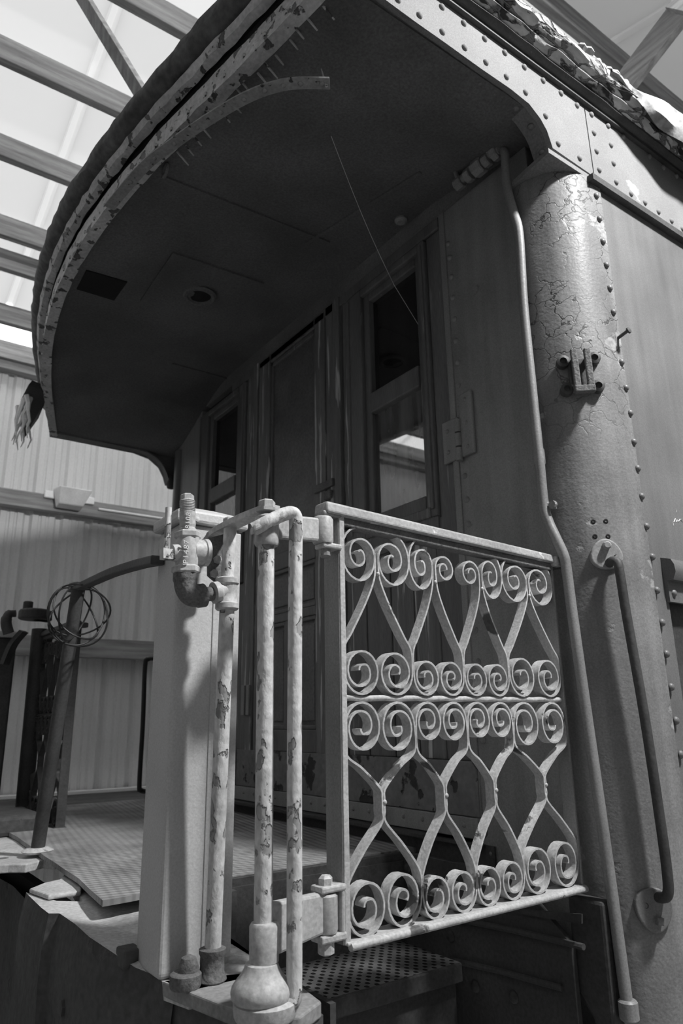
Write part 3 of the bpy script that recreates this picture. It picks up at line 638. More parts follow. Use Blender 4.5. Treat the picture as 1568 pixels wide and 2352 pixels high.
# front face of the sill, ragged along the deck
rows = []
top = [deck_edge[0]+V((.02, -.03, 0))] + deck_edge
for i, p in enumerate(top):
    rows.append([p+V((.0, 0, -.0))] + [p+V((-.012+.02*mnoise.noise(V((p.y*6, k, 0))), 0, -k*.09)) for k in range(1, 9)])
P('end_sill', MB().grid(rows), m_sill, smooth=True)
P('end_sill', MB().grid([[V((x, y, z)) for z in (ZS-.06, -.75, -1.0, -1.3)] for x, y in ((.70, 2.62), (.72, 2.9), (.74, 3.3), (.70, 3.9), (.70, 4.7))]), m_sill, label='lower far half of the end sill')
P('coupler_void', MB().box((.78, 1.75, -1.25), (.82, 4.2, ZS-.036)), m_void)
for px, py in ((165, 2310),):
    b_ = atx(px, py, .66); P('sill_bolt', MB().lathe(b_+V((.02, 0, 0)), (-1, 0, 0), [(.03, 0), (.03, .03), (.02, .034), (.02, .05), (.001, .052)], 6), m_sill)
hl = atx(95, 2325, .655); P('sill_hole', MB().lathe(hl, (-1, .25, 0), [(.0005, .002), (.05, .004), (.06, -.01)], 12), m_void)
# corner ledge beside the steps
lg = [atz(px, py, ZS) for px, py in ((372, 2254), (450, 2285), (540, 2320), (600, 2342), (688, 2336))]
lg2 = [V((.93, 1.40, ZS)), V((.98, 1.75, ZS)), V((.74, 1.75, ZS))]
P('corner_ledge', MB().prism(lg+lg2, (0, 0, -.03)), m_ledge, bevel=.004)
P('corner_block', MB().prism([p+V((.012, .012, -.03)) for p in lg+lg2], (0, 0, -.5)), m_sill)
P('corner_upright', MB().box((.955, 2.18, ZF-.5), (1.14, 2.235, ZF-.03)), m_sill)
P('step_stringer', MB().box((.985, 1.45, -1.2), (1.0, 2.2, ZS-.03)), m_step)
P('ledge_leg', MB().box((.86, 1.28, -.9), (.885, 1.30, ZS-.03)), m_cast)
# steps
P('step_riser', MB().box((1.0, 2.225, -.76), (1.845, 2.245, ZF-.03)), m_step)
st = P('step', MB().box((1.0, 1.905, -.765), (1.80, 2.215, -.75)), m_perf, label='perforated step tread')
part('nosing', MB().box((1.0, 1.895, -.80), (1.795, 1.91, -.748)), m_step, st, bevel=.004)
P('step_riser', MB().box((1.0, 1.925, -1.2), (1.79, 1.94, -.79)), m_step)
ss = P('stair_side', MB().prism([(1.845, 2.25, ZF), (1.845, 2.25, -1.2), (1.845, 1.42, -1.2), (1.845, 1.42, -.93), (1.845, 1.50, -.84), (1.845, 1.50, -.62), (1.845, 1.70, ZF)], (.02, 0, 0)), m_step, bevel=.003)
for px, py in ((1035, 2150), (1092, 2265), (1180, 2290), (940, 1900+150), (935, 1995), (1110, 1910)): rivet(ss, atx(px, py, 1.845), (-1, 0, 0), m_step, 'step', dome_mb(.018, .014))
part('strap', MB().prism([atx(px, py, 1.838) for px, py in ((1185, 2087), (1335, 2100), (1335, 2122), (1195, 2100))], (.006, 0, 0)), m_step, ss)
for q in (((1040, 2110), (1340, 2175)), ((1035, 2205), (1290, 2270))):
    a, b = atx(*q[0], 1.84), atx(*q[1], 1.84); part('edge_bead', MB().tube([a, lerp(a, b, .5)+V((0, 0, .004)), b], .009, 8), m_step, ss, smooth=True)
P('post_foot', MB().prism([(1.87, 1.52, -.5), (1.87, 1.40, -.5), (1.87, 1.40, -.86), (1.87, 1.47, -.80), (1.87, 1.52, -.74)], (.05, 0, 0)), m_step, bevel=.01)

# ================================================================== scroll gates
GA = V((1.011, 1.436, 0)); GD = V((.99889, .04691, 0)).normalized(); GN = V((-GD.y, GD.x, 0))
def gpt(s, z, q=0): return GA + GD*s + GN*q + V((0, 0, z))
def spiral(cs, cz, r0, a0, turns, r1=.007, n=None, pw=1.5):
    n = n or int(26*abs(turns)); out = []
    for k in range(n+1):
        t = k/n; a = math.radians(a0)+2*PI*turns*t; r = r1+(r0-r1)*(1-t**pw); out.append((cs+r*math.cos(a), cz+r*math.sin(a)))
    return out
def sp2(pts, per=6): return [(p.x, p.y) for p in spline([(a, b, 0) for a, b in pts], per)]
gate = thing('scroll_gate', 'closed wrought iron scroll gate in pale grey paint across the near steps', 'gate', gpt(0, -.475))
HW = .0155
def strap(pts, nm='scroll', hw=HW, q=.008): part(nm, MB().ribbon([gpt(a, b, q) for a, b in pts], GN*hw, .0026), m_gate, gate, smooth=True)
PAIRS = [(.010, .233), (.239, .425), (.431, .615), (.621, .862)]
def wob(): return rnd.uniform(-.004, .004)
def curl(cs, cz, a0, d, table, sx=1.0, sz=1.0, n=24):
    """scroll whose radius follows a table of (turns, radius); d = +1 anticlockwise"""
    out = []; end = table[-1][0]; N_ = int(n*end)
    for k in range(N_+1):
        u = end*k/N_
        for (u0, r0), (u1, r1) in zip(table, table[1:]):
            if u <= u1+1e-9: t = (u-u0)/(u1-u0); t = t*t*(3-2*t)*.35+t*.65; r = lerp(r0, r1, t); break
        a = math.radians(a0)+d*2*PI*u; out.append((cs+sx*r*math.cos(a), cz+sz*r*math.sin(a)))
    return out
def lobe(R, k): return [(0, R), (.5, R*.94), (1.0, R*.80), (1.3, R*.60), (1.6, R*.42), (1.85+k, R*.30), (2.1+k, R*.15)]
for pi, (a, b) in enumerate(PAIRS):
    c = (a+b)/2+wob()*.6
    for sgn in (1, -1):                       # left strap, then its mirror image
        e = a if sgn == 1 else b; st0 = 180 if sgn == 1 else 0
        R_ = min(.056, (b-a)/4-.0015)
        # lower tier: waisted strap with a scroll at each end
        zb = -.462; zt = .038; V1 = 1.06+.05*rnd.random(); V2 = 1.08+.05*rnd.random()
        s1 = curl(e+sgn*R_, zb+R_*V1*.96, st0, sgn, lobe(R_, -.15*rnd.random()), 1, V1)
        s2 = curl(e+sgn*R_, zt-R_*V2*.96, st0, -sgn, lobe(R_, -.25*rnd.random()), 1, V2)
        mid = sp2([s1[1], s1[0], (e+sgn*.001, zb+R_*V1+.05), (lerp(e, c, .45), -.290), (c-sgn*.0065, -.235), (c-sgn*.0035, -.208), (c-sgn*.0035, -.182), (c-sgn*.009, -.158), (lerp(e, c, .45), -.112), (e+sgn*.002, -.078), s2[0], s2[1]], 7)
        strap(list(reversed(s1))[:-1] + mid[7:-7] + s2[1:])
        # upper tier: scroll below, strap rising to the clasp
        zb = .059; V3 = 1.0+.05*rnd.random()
        s3 = curl(e+sgn*R_, zb+R_*V3*.96, st0, sgn, lobe(R_, -.15*rnd.random()), 1, V3)
        innr = (pi == 1 and sgn == -1) or (pi == 2 and sgn == 1)
        rise = [s3[1], s3[0], (e+sgn*.001, .168), (lerp(e, c, .24), .208), (lerp(e, c, .66), .285), (c-sgn*.010, .345)]
        if innr:                              # the two middle straps end in a small free scroll
            R4 = .036; s4 = curl(c-sgn*(.006+R4), .400, 0 if sgn == 1 else 180, sgn, [(0, R4), (.5, R4*.9), (1.0, R4*.55), (1.5, R4*.25)], 1, 1.05)
            mid = sp2(rise+[s4[0], s4[1]], 7); strap(list(reversed(s3))[:-1] + mid[7:-7] + s4[1:])
        else:                                 # the others meet a large scroll hung from the cap rail
            mid = sp2(rise+[(c-sgn*.0055, .385), (c-sgn*.0065, .415)], 7); strap(list(reversed(s3))[:-1] + mid[7:])
            hw_ = abs(c-e)/2-.003; k4 = .1*rnd.random()
            s4 = curl(e+sgn*(hw_+.001), .404, 75 if sgn == 1 else 105, sgn, [(0, .072), (.3, .066), (.55, .067), (.8, .060), (1.05, .040), (1.3, .035), (1.6, .028), (1.9-k4, .017), (2.15-k4, .008)], hw_/.062, 1.0)
            strap(s4, 'scroll_loop')
    for z in (.36, -.19): piece('strap_rivet', 'strap_rivet', dome_mb(.006, .005, 8), m_gate, gate, gpt(c+.004, z, -.008), -GN)
fr = m_gate
part('shaded_stile_web', MB().bar(gpt(-.004, -.468, .018), gpt(-.004, .50, .018), GD*.004, GN*.030), m_sheet, gate, bevel=.002)  # same paint as the gate; darker sheet colour stands in for shade
part('hinge_stile', MB().bar(gpt(.003, -.468, -.012), gpt(.003, .50, -.012), GD*.008, GN*.003), fr, gate, bevel=.002)
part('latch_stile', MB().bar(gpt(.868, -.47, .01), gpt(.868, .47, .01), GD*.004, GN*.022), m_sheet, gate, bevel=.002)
part('middle_bar', MB().tube([gpt(lerp(0, .868, k/24), .049+.0015*math.sin(k*2.1), .004) for k in range(25)], .0075, 10), fr, gate, smooth=True)
part('bottom_rail', MB().bar(gpt(-.002, -.466, .010), gpt(.875, -.471, .010), GN*.030, V((0, 0, .004))), fr, gate, bevel=.003)
part('rail_nose', MB().tube([gpt(lerp(.006, .872, k/20), lerp(-.472, -.477, k/20), -.018) for k in range(21)], .0085, 10), fr, gate, smooth=True)
part('under_strip', MB().bar(gpt(-.0, .483, .006), gpt(.868, .464, .006), GN*.018, V((0, 0, .011))), m_iron, gate, bevel=.003)
part('cap_rail', MB().hexa([gpt(-.05, .494, -.026), gpt(.872, .475, -.026), gpt(.872, .475, .034), gpt(-.05, .494, .034), gpt(-.05, .525, -.022), gpt(.872, .503, -.022), gpt(.872, .503, .030), gpt(-.05, .525, .030)]), m_rail, gate, bevel=.007, seg=3)
part('latch_tongue', MB().bar(gpt(.862, .482, -.02), gpt(.897, .480, -.02), GN*.014, V((0, 0, .016))), m_cast, gate, bevel=.006)
part('latch_keeper', MB().bar(gpt(.90, .474, .0), gpt(.935, .474, .02), GN*.03, V((0, 0, .013))), m_iron, gate, bevel=.006)
# hinge forks on the gate
part('hinge_fork', MB().bar(gpt(-.058, .412, 0), gpt(-.0, .412, 0), GN*.020, V((0, 0, .007))), fr, gate, bevel=.004)
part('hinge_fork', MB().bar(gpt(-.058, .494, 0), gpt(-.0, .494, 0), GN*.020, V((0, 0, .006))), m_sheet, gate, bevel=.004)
part('hinge_fork', MB().bar(gpt(-.072, -.352, 0), gpt(-.004, -.352, 0), GN*.022, V((0, 0, .007))).bar(gpt(-.012, -.352, 0), gpt(-.012, -.45, 0), GN*.02, GD*.005).bar(gpt(-.072, -.447, 0), gpt(-.004, -.447, 0), GN*.022, V((0, 0, .008))), fr, gate, bevel=.004)
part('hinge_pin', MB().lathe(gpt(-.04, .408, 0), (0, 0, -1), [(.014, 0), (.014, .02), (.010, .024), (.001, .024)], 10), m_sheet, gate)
part('hinge_bolt', MB().lathe(gpt(-.046, -.346, 0), (0, 0, 1), [(.016, 0), (.016, .014), (.010, .020), (.001, .021)], 6), fr, gate)
part('hinge_bolt', MB().lathe(gpt(-.046, -.453, 0), (0, 0, -1), [(.018, 0), (.018, .024), (.010, .028), (.001, .028)], 8), fr, gate)
def copy_tree(o, parent=None):
    c = o.copy(); col.objects.link(c); c.parent = parent
    for ch in list(o.children): copy_tree(ch, c)
    return c
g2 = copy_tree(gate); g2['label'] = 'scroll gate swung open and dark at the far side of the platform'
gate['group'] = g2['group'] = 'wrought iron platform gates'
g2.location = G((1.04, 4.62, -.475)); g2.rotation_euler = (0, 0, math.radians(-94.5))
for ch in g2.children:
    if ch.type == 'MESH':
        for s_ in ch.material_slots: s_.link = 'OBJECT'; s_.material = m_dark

# ================================================================== hinge post, guard bar and top strap at the near corner
YP = 1.40
pb, pt = aty(604, 2130, YP), aty(612, 1215, YP)
hp = thing('hinge_post', 'pale grey round gate hinge post on a bulbous cast foot', 'post', aty(606, 2310, YP))
part('pipe', MB().tube([lerp(pb, pt, k/20) for k in range(21)], .0188, 20), m_flpipe, hp, smooth=True)
zt1 = aty(612, 1190, YP); zt2 = aty(612, 1254, YP)
part('top_sleeve', MB().lathe(zt2, (0, 0, 1), [(.026, 0), (.029, .006), (.028, .02), (.028, (zt1.z-zt2.z)), (.02, (zt1.z-zt2.z)+.006)], 20), m_cast, hp, smooth=True)
kn = gpt(-.046, .452, 0)
part('upper_arm', MB().bar(V((pt.x, YP, .432)), V((kn.x, kn.y, .452)), V((0, .010, 0)), V((0, 0, .030))), m_cast, hp, bevel=.006)
part('upper_knuckle', MB().lathe(kn-V((0, 0, .034)), (0, 0, 1), [(.024, 0), (.026, .006), (.026, .062), (.022, .068)], 14), m_cast, hp, smooth=True)
zb0, zb1 = aty(606, 2118, YP), aty(606, 2208, YP)
part('lower_sleeve', MB().lathe(zb1, (0, 0, 1), [(.029, 0), (.030, zb0.z-zb1.z-.006), (.026, zb0.z-zb1.z), (.018, zb0.z-zb1.z+.002)], 20), m_cast, hp, smooth=True)
kl = gpt(-.046, -.40, 0)
part('lower_arm', MB().hexa([V((pb.x, YP-.012, -.452)), V((kl.x, kl.y-.014, -.435)), V((kl.x, kl.y+.014, -.435)), V((pb.x, YP+.012, -.452)), V((pb.x, YP-.012, -.352)), V((kl.x, kl.y-.014, -.358)), V((kl.x, kl.y+.014, -.358)), V((pb.x, YP+.012, -.352))]), m_cast, hp, bevel=.006)
part('lower_knuckle', MB().lathe(kl-V((0, 0, .038)), (0, 0, 1), [(.024, 0), (.026, .006), (.026, .072), (.022, .076)], 14), m_cast, hp, smooth=True)
ft = zb1.z; fz = ZS+.032
part('cast_foot', MB().lathe((pb.x-.002, YP, fz-.005), (0, 0, 1), [(.050, 0), (.058, .008), (.060, .018), (.057, .029), (.049, .039), (.041, .048), (.035, .058), (.032, .066), (.028, .068)], 28), m_cast, hp, smooth=True)
part('foot_flange', MB().lathe((pb.x+.006, YP-.002, ZS), (0, 0, 1), [(.058, 0), (.061, .006), (.063, .028), (.056, .033)], 28), m_cast, hp, smooth=True)
tb_ = aty(612, 1172, YP)
part('top_bolt', MB().lathe(V((pt.x, YP, tb_.z-.004)), (0, 0, 1), [(.026, 0), (.026, .007), (.020, .008), (.020, .024), (.016, .028), (.001, .029)], 6), m_cast, hp)
gb = thing('guard_bar', 'bent flaking guard bar standing between the hinge post and the gate', 'bar', aty(676, 2300, 1.36))
gpts = [aty(582, 1216, 1.385), aty(612, 1200, 1.37), aty(645, 1184, 1.365), aty(668, 1178, 1.36), aty(678, 1186, 1.36), aty(679, 1210, 1.36), aty(678, 1350, 1.36), aty(676, 1700, 1.36), aty(676, 2050, 1.36), aty(675, 2270, 1.36), aty(670, 2300, 1.36), aty(645, 2312, 1.37)]
part('bar', MB().tube(spline(gpts, 5), .0158, 18), m_flpipe, gb, smooth=True)
part('flat_end', MB().bar(aty(578, 1218, 1.385), aty(650, 1184, 1.365), V((.005, .018, 0)), V((0, 0, .009))), m_cast, gb, bevel=.005)
ts = thing('top_strap', 'thick flat iron strap curving from the hinge post to the valve pipe', 'strap', atz(560, 1195, .478))
sp_ = spline([V((q.x, q.y, .478)) for q in (atz(628, 1166, .478), atz(600, 1176, .478), atz(560, 1192, .478), atz(527, 1208, .478), atz(502, 1222, .478), atz(488, 1236, .478))]+[V((.80, 1.70, .478))], 6)
part('flat_bar', MB().rings([[p+n*.020-V((0, 0, .008)), p-n*.020-V((0, 0, .008)), p-n*.020+V((0, 0, .008)), p+n*.020+V((0, 0, .008))] for p, n in [(sp_[i], (lambda t: V((-t.y, t.x, 0)).normalized())(sp_[min(i+1, len(sp_)-1)]-sp_[max(i-1, 0)])) for i in range(len(sp_))]]), m_cast, ts, bevel=.004)
part('bolt', MB().lathe(V((sp_[18].x, sp_[18].y, .486)), (0, 0, 1), [(.017, 0), (.017, .010), (.012, .014), (.001, .015)], 6), m_cast, ts)

# ================================================================== square post
YB = 1.71
xl = aty(384, 1800, YB).x; xr = aty(544, 1700, YB).x; yk = atx(336, 1720, xl).y
bp = thing('square_post', 'pale grey square steel post with a low pyramid cap at the platform corner', 'post', ((xl+xr)/2, (YB+yk)/2, ZS))
ztop = aty(470, 1207, YB).z
part('shaft', MB().box((xl, YB, ZS), (xr, yk, ztop)), m_post, bp, bevel=.014, seg=4)
xs_ = aty(481, 1600, YB).x
part('edge_strip', MB().box((xs_, YB-.003, ZS+.02), (xr-.004, YB+.004, ztop-.01)), m_post, bp, bevel=.002)
o_ = .014
part('cap', MB().hexa([(xl-o_, YB-o_, ztop), (xr+o_, YB-o_, ztop), (xr+o_, yk+o_, ztop), (xl-o_, yk+o_, ztop), (xl-o_, YB-o_, ztop+.034), (xr+o_, YB-o_, ztop+.034), (xr+o_, yk+o_, ztop+.034), (xl-o_, yk+o_, ztop+.034)])
     .hexa([(xl-o_+.002, YB-o_+.002, ztop+.032), (xr+o_-.002, YB-o_+.002, ztop+.032), (xr+o_-.002, yk+o_-.002, ztop+.032), (xl-o_+.002, yk+o_-.002, ztop+.032), (xl+.06, YB+.06, ztop+.062), (xr-.06, YB+.06, ztop+.062), (xr-.06, yk-.06, ztop+.062), (xl+.06, yk-.06, ztop+.062)]), m_post, bp, bevel=.008)
part('cap_screw', MB().lathe(aty(452, 1193, YB-o_), (0, -1, 0), [(.007, 0), (.007, .004), (.001, .005)], 10), m_post, bp)
part('base_lug', MB().box((xl-.035, YB+.12, ZS), (xl+.01, YB+.18, ZS+.04)), m_sill, bp, bevel=.005)

# ================================================================== valve and its pipe
YV = 1.60
vp = thing('air_valve', 'grey cast air valve with a lever on a flaking pipe beside the square post', 'valve', aty(486, 2236, 1.645))
a_, b_ = aty(487, 2215, 1.645), aty(521, 1400, YV)
part('riser_pipe', MB().tube([lerp(a_, b_, k/24) for k in range(25)], .0185, 18), m_flpipe, vp, smooth=True)
part('base_collar', MB().lathe(V((a_.x, a_.y, ZS)), (0, 0, 1), [(.030, 0), (.033, .004), (.031, .012), (.027, .02), (.026, .048), (.030, .056), (.030, .064), (.02, .068)], 20), m_iron, vp, smooth=True)
t0, t1 = aty(521, 1402, YV), aty(522, 1326, YV)
part('tee', MB().lathe(t0, t1-t0, [(.025, 0), (.029, .004), (.029, .016), (.025, .020), (.024, .040), (.025, .062), (.029, .066), (.029, .078), (.022, .082)], 20).lathe(aty(515, 1358, YV), aty(490, 1362, YV)-aty(515, 1358, YV), [(.023, 0), (.023, .012), (.027, .016), (.027, .030), (.02, .033)], 18), m_cast, vp, smooth=True)
part('upper_pipe', MB().tube([aty(522, 1330, YV), aty(529, 1207, YV)], .0165, 16), m_flpipe, vp, smooth=True)
part('nipple', MB().tube([aty(492, 1363, YV), aty(465, 1366, YV)], .0175, 14), m_iron, vp, smooth=True)
el = [aty(468, 1367, YV), aty(452, 1369, YV), aty(437, 1365, YV), aty(428, 1352, YV), aty(425, 1336, YV), aty(425, 1318, YV)]
part('elbow', MB().tube(spline(el, 5), [.029]*5+[.027]*16+[.029]*5, 18), m_iron, vp, smooth=True)
def hexnut(px, p0, p1, r, nm, mat=m_cast):
    q0, q1 = aty(px, p0, YV), aty(px, p1, YV); L_ = (q1-q0).length
    part(nm, MB().lathe(q0, q1-q0, [(r*.9, 0), (r, .004), (r, L_-.004), (r*.9, L_)], 6), mat, vp)
hexnut(427, 1318, 1300, .035, 'lower_nut')
q0, q1 = aty(428, 1302, YV), aty(432, 1232, YV)
part('body', MB().lathe(q0, q1-q0, [(.026, 0), (.030, .02), (.031, .04), (.028, .06), (.027, (q1-q0).length)], 22), m_cast, vp, smooth=True)
part('outlet', MB().lathe(aty(440, 1268, YV), aty(480, 1270, YV)-aty(440, 1268, YV), [(.030, 0), (.031, .02), (.031, .028), (.034, .030), (.034, .040), (.02, .042)], 22), m_cast, vp, smooth=True)
part('side_boss', MB().lathe(aty(418, 1270, YV), aty(396, 1270, YV)-aty(418, 1270, YV), [(.022, 0), (.022, .016), (.020, .026), (.014, .028)], 16), m_cast, vp, smooth=True)
hexnut(431, 1238, 1221, .033, 'upper_nut')
q0, q1 = aty(431, 1222, YV), aty(430, 1148, YV); L_ = (q1-q0).length; pr_ = [(.022, 0), (.021, .006), (.018, .010)]
pr_ += [(.0195, L_*k/20) for k in range(4, 12)]
for k in range(12, 20): pr_ += [(.0195, L_*k/20), (.0178, L_*(k+.5)/20)]
part('threaded_stem', MB().lathe(q0, q1-q0, pr_+[(.016, L_)], 20), m_cast, vp, smooth=False)
q0, q1 = aty(430, 1150, YV), aty(430, 1135, YV)
part('square_plug', MB().lathe(q0, q1-q0, [(.017, 0), (.0165, (q1-q0).length*.8), (.012, (q1-q0).length)], 6), m_cast, vp)
part('lever', MB().bar(aty(382, 1285, YV-.01), aty(382, 1262, YV-.01), V((.012, 0, 0)), V((0, .012, 0))).tube([aty(382, 1266, YV-.01), aty(385, 1220, YV-.01), aty(387, 1166, YV-.01)], .0078, 10), m_flpipe, vp, smooth=True)
part('lever_pin', MB().tube([aty(398, 1276, YV-.005), aty(378, 1276, YV-.01)], .012, 8), m_iron, vp, smooth=True)
part('mounting_plate', MB().prism([aty(px, py, YV+.045) for px, py in ((478, 1235), (520, 1225), (512, 1330), (495, 1336), (478, 1322))], (0, .012, 0)), m_iron, vp, bevel=.004)
for px, py in ((498, 1286), (490, 1318)): part('plate_bolt', MB().lathe(aty(px, py, YV+.045), (0, -1, 0), [(.011, 0), (.011, .008), (.005, .011)], 6), m_cast, vp)
def letters(txt, px, py, y, size, nm='raised_letters'):
    cu = bpy.data.curves.new(nm, 'FONT'); cu.body = txt; cu.size = size*U; cu.extrude = .0022*U; cu.align_x = 'CENTER'; cu.align_y = 'CENTER'; cu.space_character = 1.25
    tmp = bpy.data.objects.new(nm+'_tmp', cu); col.objects.link(tmp); dg = bpy.context.evaluated_depsgraph_get()
    me = bpy.data.meshes.new_from_object(tmp.evaluated_get(dg)); bpy.data.objects.remove(tmp); bpy.data.curves.remove(cu)
    c_ = G(aty(px, py, y))-rootloc(vp)
    M_ = Matrix(((0, -1, 0, c_.x), (0, 0, -1, c_.y), (1, 0, 0, c_.z), (0, 0, 0, 1)))
    me.transform(M_); me.materials.append(m_text); o = bpy.data.objects.new(nm, me); col.objects.link(o); o.parent = vp; return o
letters('P1487', 427, 1268, YV-.031, .019); letters('8108', 431, 1196, YV-.0195, .017)
sd = thing('deck_bolt', 'round topped bolt with washer on the corner ledge beside the pipe base', 'bolt', V((a_.x-.065, a_.y-.002, ZS)))
part('washer', MB().lathe((a_.x-.062, a_.y, ZS), (0, 0, 1), [(.032, 0), (.034, .005), (.034, .026), (.028, .030)], 20), m_iron, sd, smooth=True)
part('bolt_head', MB().lathe((a_.x-.056, a_.y, ZS+.028), (0, 0, 1), [(.022, 0), (.022, .012), (.016, .028), (.006, .033), (.001, .033)], 14), m_iron, sd, smooth=True)

# ================================================================== end railing: rail, far pole, coil of wire
er = thing('end_rail', 'dark flat handrail bowed between the square post and the thin pole', 'handrail', aty(270, 1305, 2.2))
rp = [V((xl-.005, YB+.10, aty(362, 1288, YB).z)), aty(362, 1287, 1.80), aty(320, 1296, 2.05), aty(262, 1314, 2.35), aty(218, 1333, 2.65), aty(185, 1348, 2.88), aty(165, 1354, 2.98)]
rs = spline(rp[1:], 6)
part('flat_bar', MB().rings([[p+n*.018-V((0, 0, .013)), p-n*.018-V((0, 0, .013)), p-n*.018+V((0, 0, .013)), p+n*.018+V((0, 0, .013))] for p, n in [(rs[i], (lambda t: V((-t.y, t.x, 0)).normalized())(rs[min(i+1, len(rs)-1)]-rs[max(i-1, 0)])) for i in range(len(rs))]]), m_dark, er, bevel=.004)
pl = thing('rail_pole', 'dark leaning round pole carrying the far end of the handrail', 'pole', aty(88, 1950, 3.15))
pa, pbm = aty(86, 1952, 3.15), aty(180, 1352, 2.90)
part('pole', MB().tube([pa, lerp(pa, pbm, .5), pbm], .026, 16), m_dark, pl, smooth=True)
part('foot', MB().lathe(pa+V((0, 0, -.01)), (0, 0, 1), [(.05, 0), (.06, .008), (.04, .018), (.028, .02)], 14), m_silltop, pl, smooth=True)
wc = aty(178, 1407, 2.86)
wire = thing('wire_coil', 'loose coil of black wire looped over the top of the dark pole', 'wire', wc)
for k, (tx, ty, r0, dx, dz) in enumerate(((.10, .25, .118, 0, 0), (-.55, .5, .112, .0, -.01), (.75, -.2, .115, .004, .01), (.35, .8, .108, -.01, .0), (-.2, -.6, .112, .01, -.02))):
    Rm = Matrix.Rotation(YAW*-0+tx, 3, 'X') @ Matrix.Rotation(ty, 3, 'Z'); lp_ = []
    for j in range(41):
        a = 2*PI*j/40; rr_ = r0*(1+.04*math.sin(3*a+k)); lp_.append(wc + V((dx, 0, dz)) + Rm @ V((rr_*math.cos(a), .012*math.sin(2*a+k), rr_*math.sin(a)*1.02)))
    part('loop', MB().tube(lp_, .0036, 6, False), m_black, wire, smooth=True)

# ================================================================== far corner fittings
fb = thing('square_post', 'dark square steel post at the far platform corner', 'post', (.79, 4.54, ZS))
part('shaft', MB().box((.66, 4.40, ZS), (.875, 4.60, .47)), m_dark, fb, bevel=.012)
part('cap', MB().box((.645, 4.385, .47), (.89, 4.615, .505)), m_post, fb, bevel=.01)
fh = thing('hinge_post', 'dark round hinge post with strap beside the open far gate', 'post', (1.0, 4.52, ZS))
pf0 = aty(52, 1885, 4.5); pf1 = aty(92, 1445, 4.5)
part('pipe', MB().tube([pf0, pf1], .045, 14), m_dark, fh, smooth=True)
part('base', MB().lathe(V((pf0.x, pf0.y, ZS)), (0, 0, 1), [(.07, 0), (.07, .05), (.055, .07), (.05, .10)], 16), m_dark, fh, smooth=True)
tq = aty(80, 1412, 4.5)
part('strap', MB().lathe(tq+V((0, 0, -.03)), (0, 0, 1), [(.085, 0), (.09, .01), (.09, .05), (.08, .06)], 18).bar(tq, tq+V((.10, .05, 0)), V((0, .05, 0)), V((0, 0, .03))), m_dark, fh, bevel=.006)
part('bolt', MB().lathe(aty(64, 1395, 4.5), (0, 0, 1), [(.028, -.02), (.028, .03), (.02, .036), (.001, .036)], 10), m_dark, fh, smooth=True)
hkp = [aty(20, 1455, 4.3), aty(14, 1430, 4.3), aty(20, 1412, 4.3), aty(36, 1409, 4.3)]
fk = thing('iron_hook', 'dark curved iron hook above the far square post', 'hook', hkp[0])
part('hook', MB().tube(spline(hkp, 5), [.03]*8+[.026]*4+[.02]*4, 10), m_dark, fk, smooth=True)
brp = [aty(10, 1526, 4.3), aty(30, 1480, 4.3), aty(55, 1450, 4.3)]
fo = thing('flat_brace', 'dark slanting flat brace beside the far hook', 'brace', brp[0]); part('brace', MB().ribbon(spline(brp, 5), V((.02, .02, 0)), .012), m_dark, fo)

# ================================================================== conduit down the corner, ceiling valve
cd = thing('conduit_pipe', 'long thin pipe running down the carriage corner with a jog behind the gate latch', 'pipe', atx(1443, 2335, 1.90))
cpx = [(1146, 342, 1.90), (1158, 350, 1.89), (1160, 375, 1.89), (1164, 430, 1.89), (1180, 490, 1.885), (1192, 540, 1.88), (1202, 700, 1.88), (1218, 860, 1.88), (1236, 1030, 1.88), (1248, 1155, 1.88), (1258, 1195, 1.88), (1276, 1235, 1.885), (1294, 1275, 1.895), (1301, 1310, 1.90), (1314, 1410, 1.90), (1345, 1630, 1.90), (1378, 1860, 1.90), (1410, 2090, 1.90), (1442, 2325, 1.90)]
part('pipe', MB().tube(spline([atx(*c_) for c_ in cpx], 5), .0165, 14), m_sheet, cd, smooth=True)
def collar(px, py, r, h, nm='coupling'):
    q = atx(px, py, 1.885 if py < 1250 else 1.90); part(nm, MB().lathe(q-V((0, 0, h/2)), (0, 0, 1), [(r*.8, 0), (r, .005), (r, h-.005), (r*.8, h)], 14), m_sheet, cd, smooth=True)
collar(1237, 1050, .021, .06); collar(1443, 2320, .026, .05); collar(1249, 1160, .021, .018, 'clamp')
part('clamp_screw', MB().lathe(atx(1272, 1160, 1.89), (-1, 0, 0), [(.014, 0), (.014, .012), (.001, .014)], 10), m_sheet, cd)
part('clamp_tab', MB().bar(atx(1249, 1160, 1.895), atx(1276, 1161, 1.90), V((.004, 0, 0)), V((0, 0, .010))), m_sheet, cd)
# angle cock where the conduit meets the hood
ck = thing('ceiling_valve', 'dark pipe fitting with small lever under the hood above the corner post', 'valve', atx(1090, 380, 1.89))
cpl = [atx(1148, 343, 1.88), atx(1120, 358, 1.88), atx(1085, 385, 1.88), atx(1050, 425, 1.88)]
part('pipe_run', MB().tube(cpl, .018, 12), m_sheet, ck, smooth=True)
for t, r, h in ((.1, .032, .03), (.3, .028, .03), (.48, .036, .05), (.72, .03, .03), (.95, .028, .04)):
    q = lerp(cpl[0], cpl[-1], t); ax = (cpl[-1]-cpl[0]).normalized(); part('fitting', MB().lathe(q-ax*h/2, ax, [(r*.85, 0), (r, .004), (r, h-.004), (r*.85, h)], 8), m_sheet, ck)
part('lever', MB().bar(atx(1122, 352, 1.86), atx(1076, 320, 1.84), V((0, .010, .006)), V((.005, 0, 0))), m_sheet, ck, bevel=.004)
part('cock_key', MB().tube([atx(1050, 410, 1.86), atx(1040, 372, 1.86), atx(1043, 360, 1.85)], .009, 8), m_sheet, ck, smooth=True)

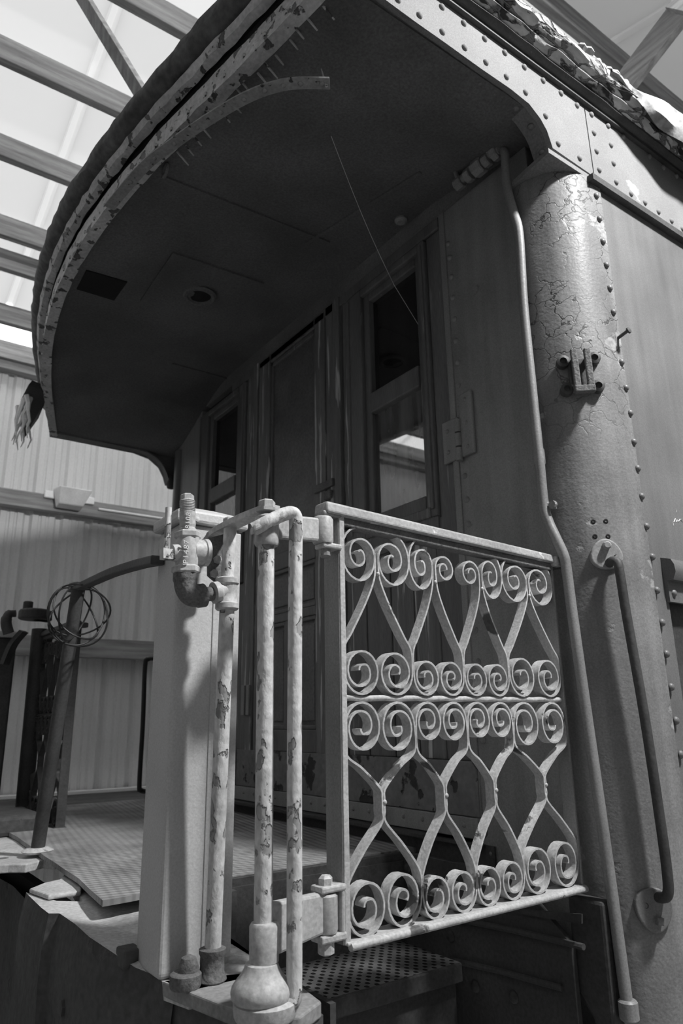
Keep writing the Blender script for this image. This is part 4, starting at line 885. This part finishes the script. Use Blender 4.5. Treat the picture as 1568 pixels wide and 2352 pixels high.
# ================================================================== grab handles
gh = thing('grab_handle', 'long dark grab handle with oval end plates on the carriage corner', 'handle', oncorner(1500, 2090)[0])
def oval(c, n, rx, rz, th, tilt, k_=26):
    t = V((-n.y, n.x, 0)); pts = []
    for k in range(k_):
        a = 2*PI*k/k_; w_ = 1-.20*math.sin(a)*tilt; pts.append(c-n*.012 + t*rx*math.cos(a)*w_ + V((0, 0, rz*math.sin(a))))
    return MB().prism(pts, n*(th+.012))
(c1, n1), (c2, n2) = oncorner(1391, 1273), oncorner(1500, 2090)
part('upper_plate', oval(c1, n1, .050, .050, .010, 1), m_plate, gh, bevel=.005, seg=3)
part('lower_plate', oval(c2, n2, .052, .058, .010, -1), m_body, gh, bevel=.005, seg=3)
hr = [oncorner(1396, 1297, -.005)[0]]+[oncorner(px, py, o)[0] for px, py, o in ((1399, 1293, .03), (1405, 1300, .045), (1409, 1325, .05), (1424, 1420, .05), (1459, 1640, .05), (1498, 1905, .05), (1511, 2010, .05), (1513, 2045, .045), (1510, 2056, .03), (1507, 2060, -.005))]
part('rod', MB().tube(spline(hr, 5), .0145, 16), m_dark, gh, smooth=True)
for px, py, mt_ in ((1389, 1256, m_plate), (1508, 2112, m_body)):
    q, n = oncorner(px, py, .010); part('bolt', MB().lathe(q, n, [(.013, 0), (.013, .016), (.009, .019), (.001, .019)], 4 if py > 2000 else 10), mt_, gh)
for px, py in ((1411, 1281), (1480, 2078)):
    q, n = oncorner(px, py, .009); part('screw', MB().lathe(q, n, [(.009, 0), (.008, .003), (.001, .001)], 10), m_dark, gh)
fg = thing('grab_handle', 'thin dark grab handle seen edge on beyond the square post', 'handle', aty(322, 1815, 4.9))
part('rod', MB().tube(spline([aty(352, 1512, 4.95), aty(340, 1514, 4.9), aty(333, 1530, 4.9), aty(328, 1660, 4.9), aty(320, 1800, 4.9), aty(324, 1815, 4.9), aty(336, 1818, 4.95)], 5), .016, 10), m_black, fg, smooth=True)

for st_ in (((1544, 1199), (1545.5, 1207)), ((1547, 1199), (1550.5, 1191)), ((1553, 1199), (1554.5, 1194)), ((1557, 1198), (1561, 1193), (1563, 1193.5), (1567, 1199)), ((1552, 1171), (1553, 1177))):
    part('scratch', MB().tube([aty(px, py, YN-.0005) for px, py in st_], .0018, 5), m_text, side)

# ================================================================== cobweb strand
th0, th1, th2 = onceil(760, 312, .0), atx(905, 655, 1.80), atx(960, 745, X0)
cw = [lerp(th0, th1, k/12)+V((0, 0, -.03*math.sin(PI*k/12))) for k in range(13)] + [th2]
single('cobweb_strand', MB().tube(cw, .0007, 5), m_fray, 'single pale cobweb thread hanging from the hood ceiling across the near window', 'cobweb', th0, smooth=True)
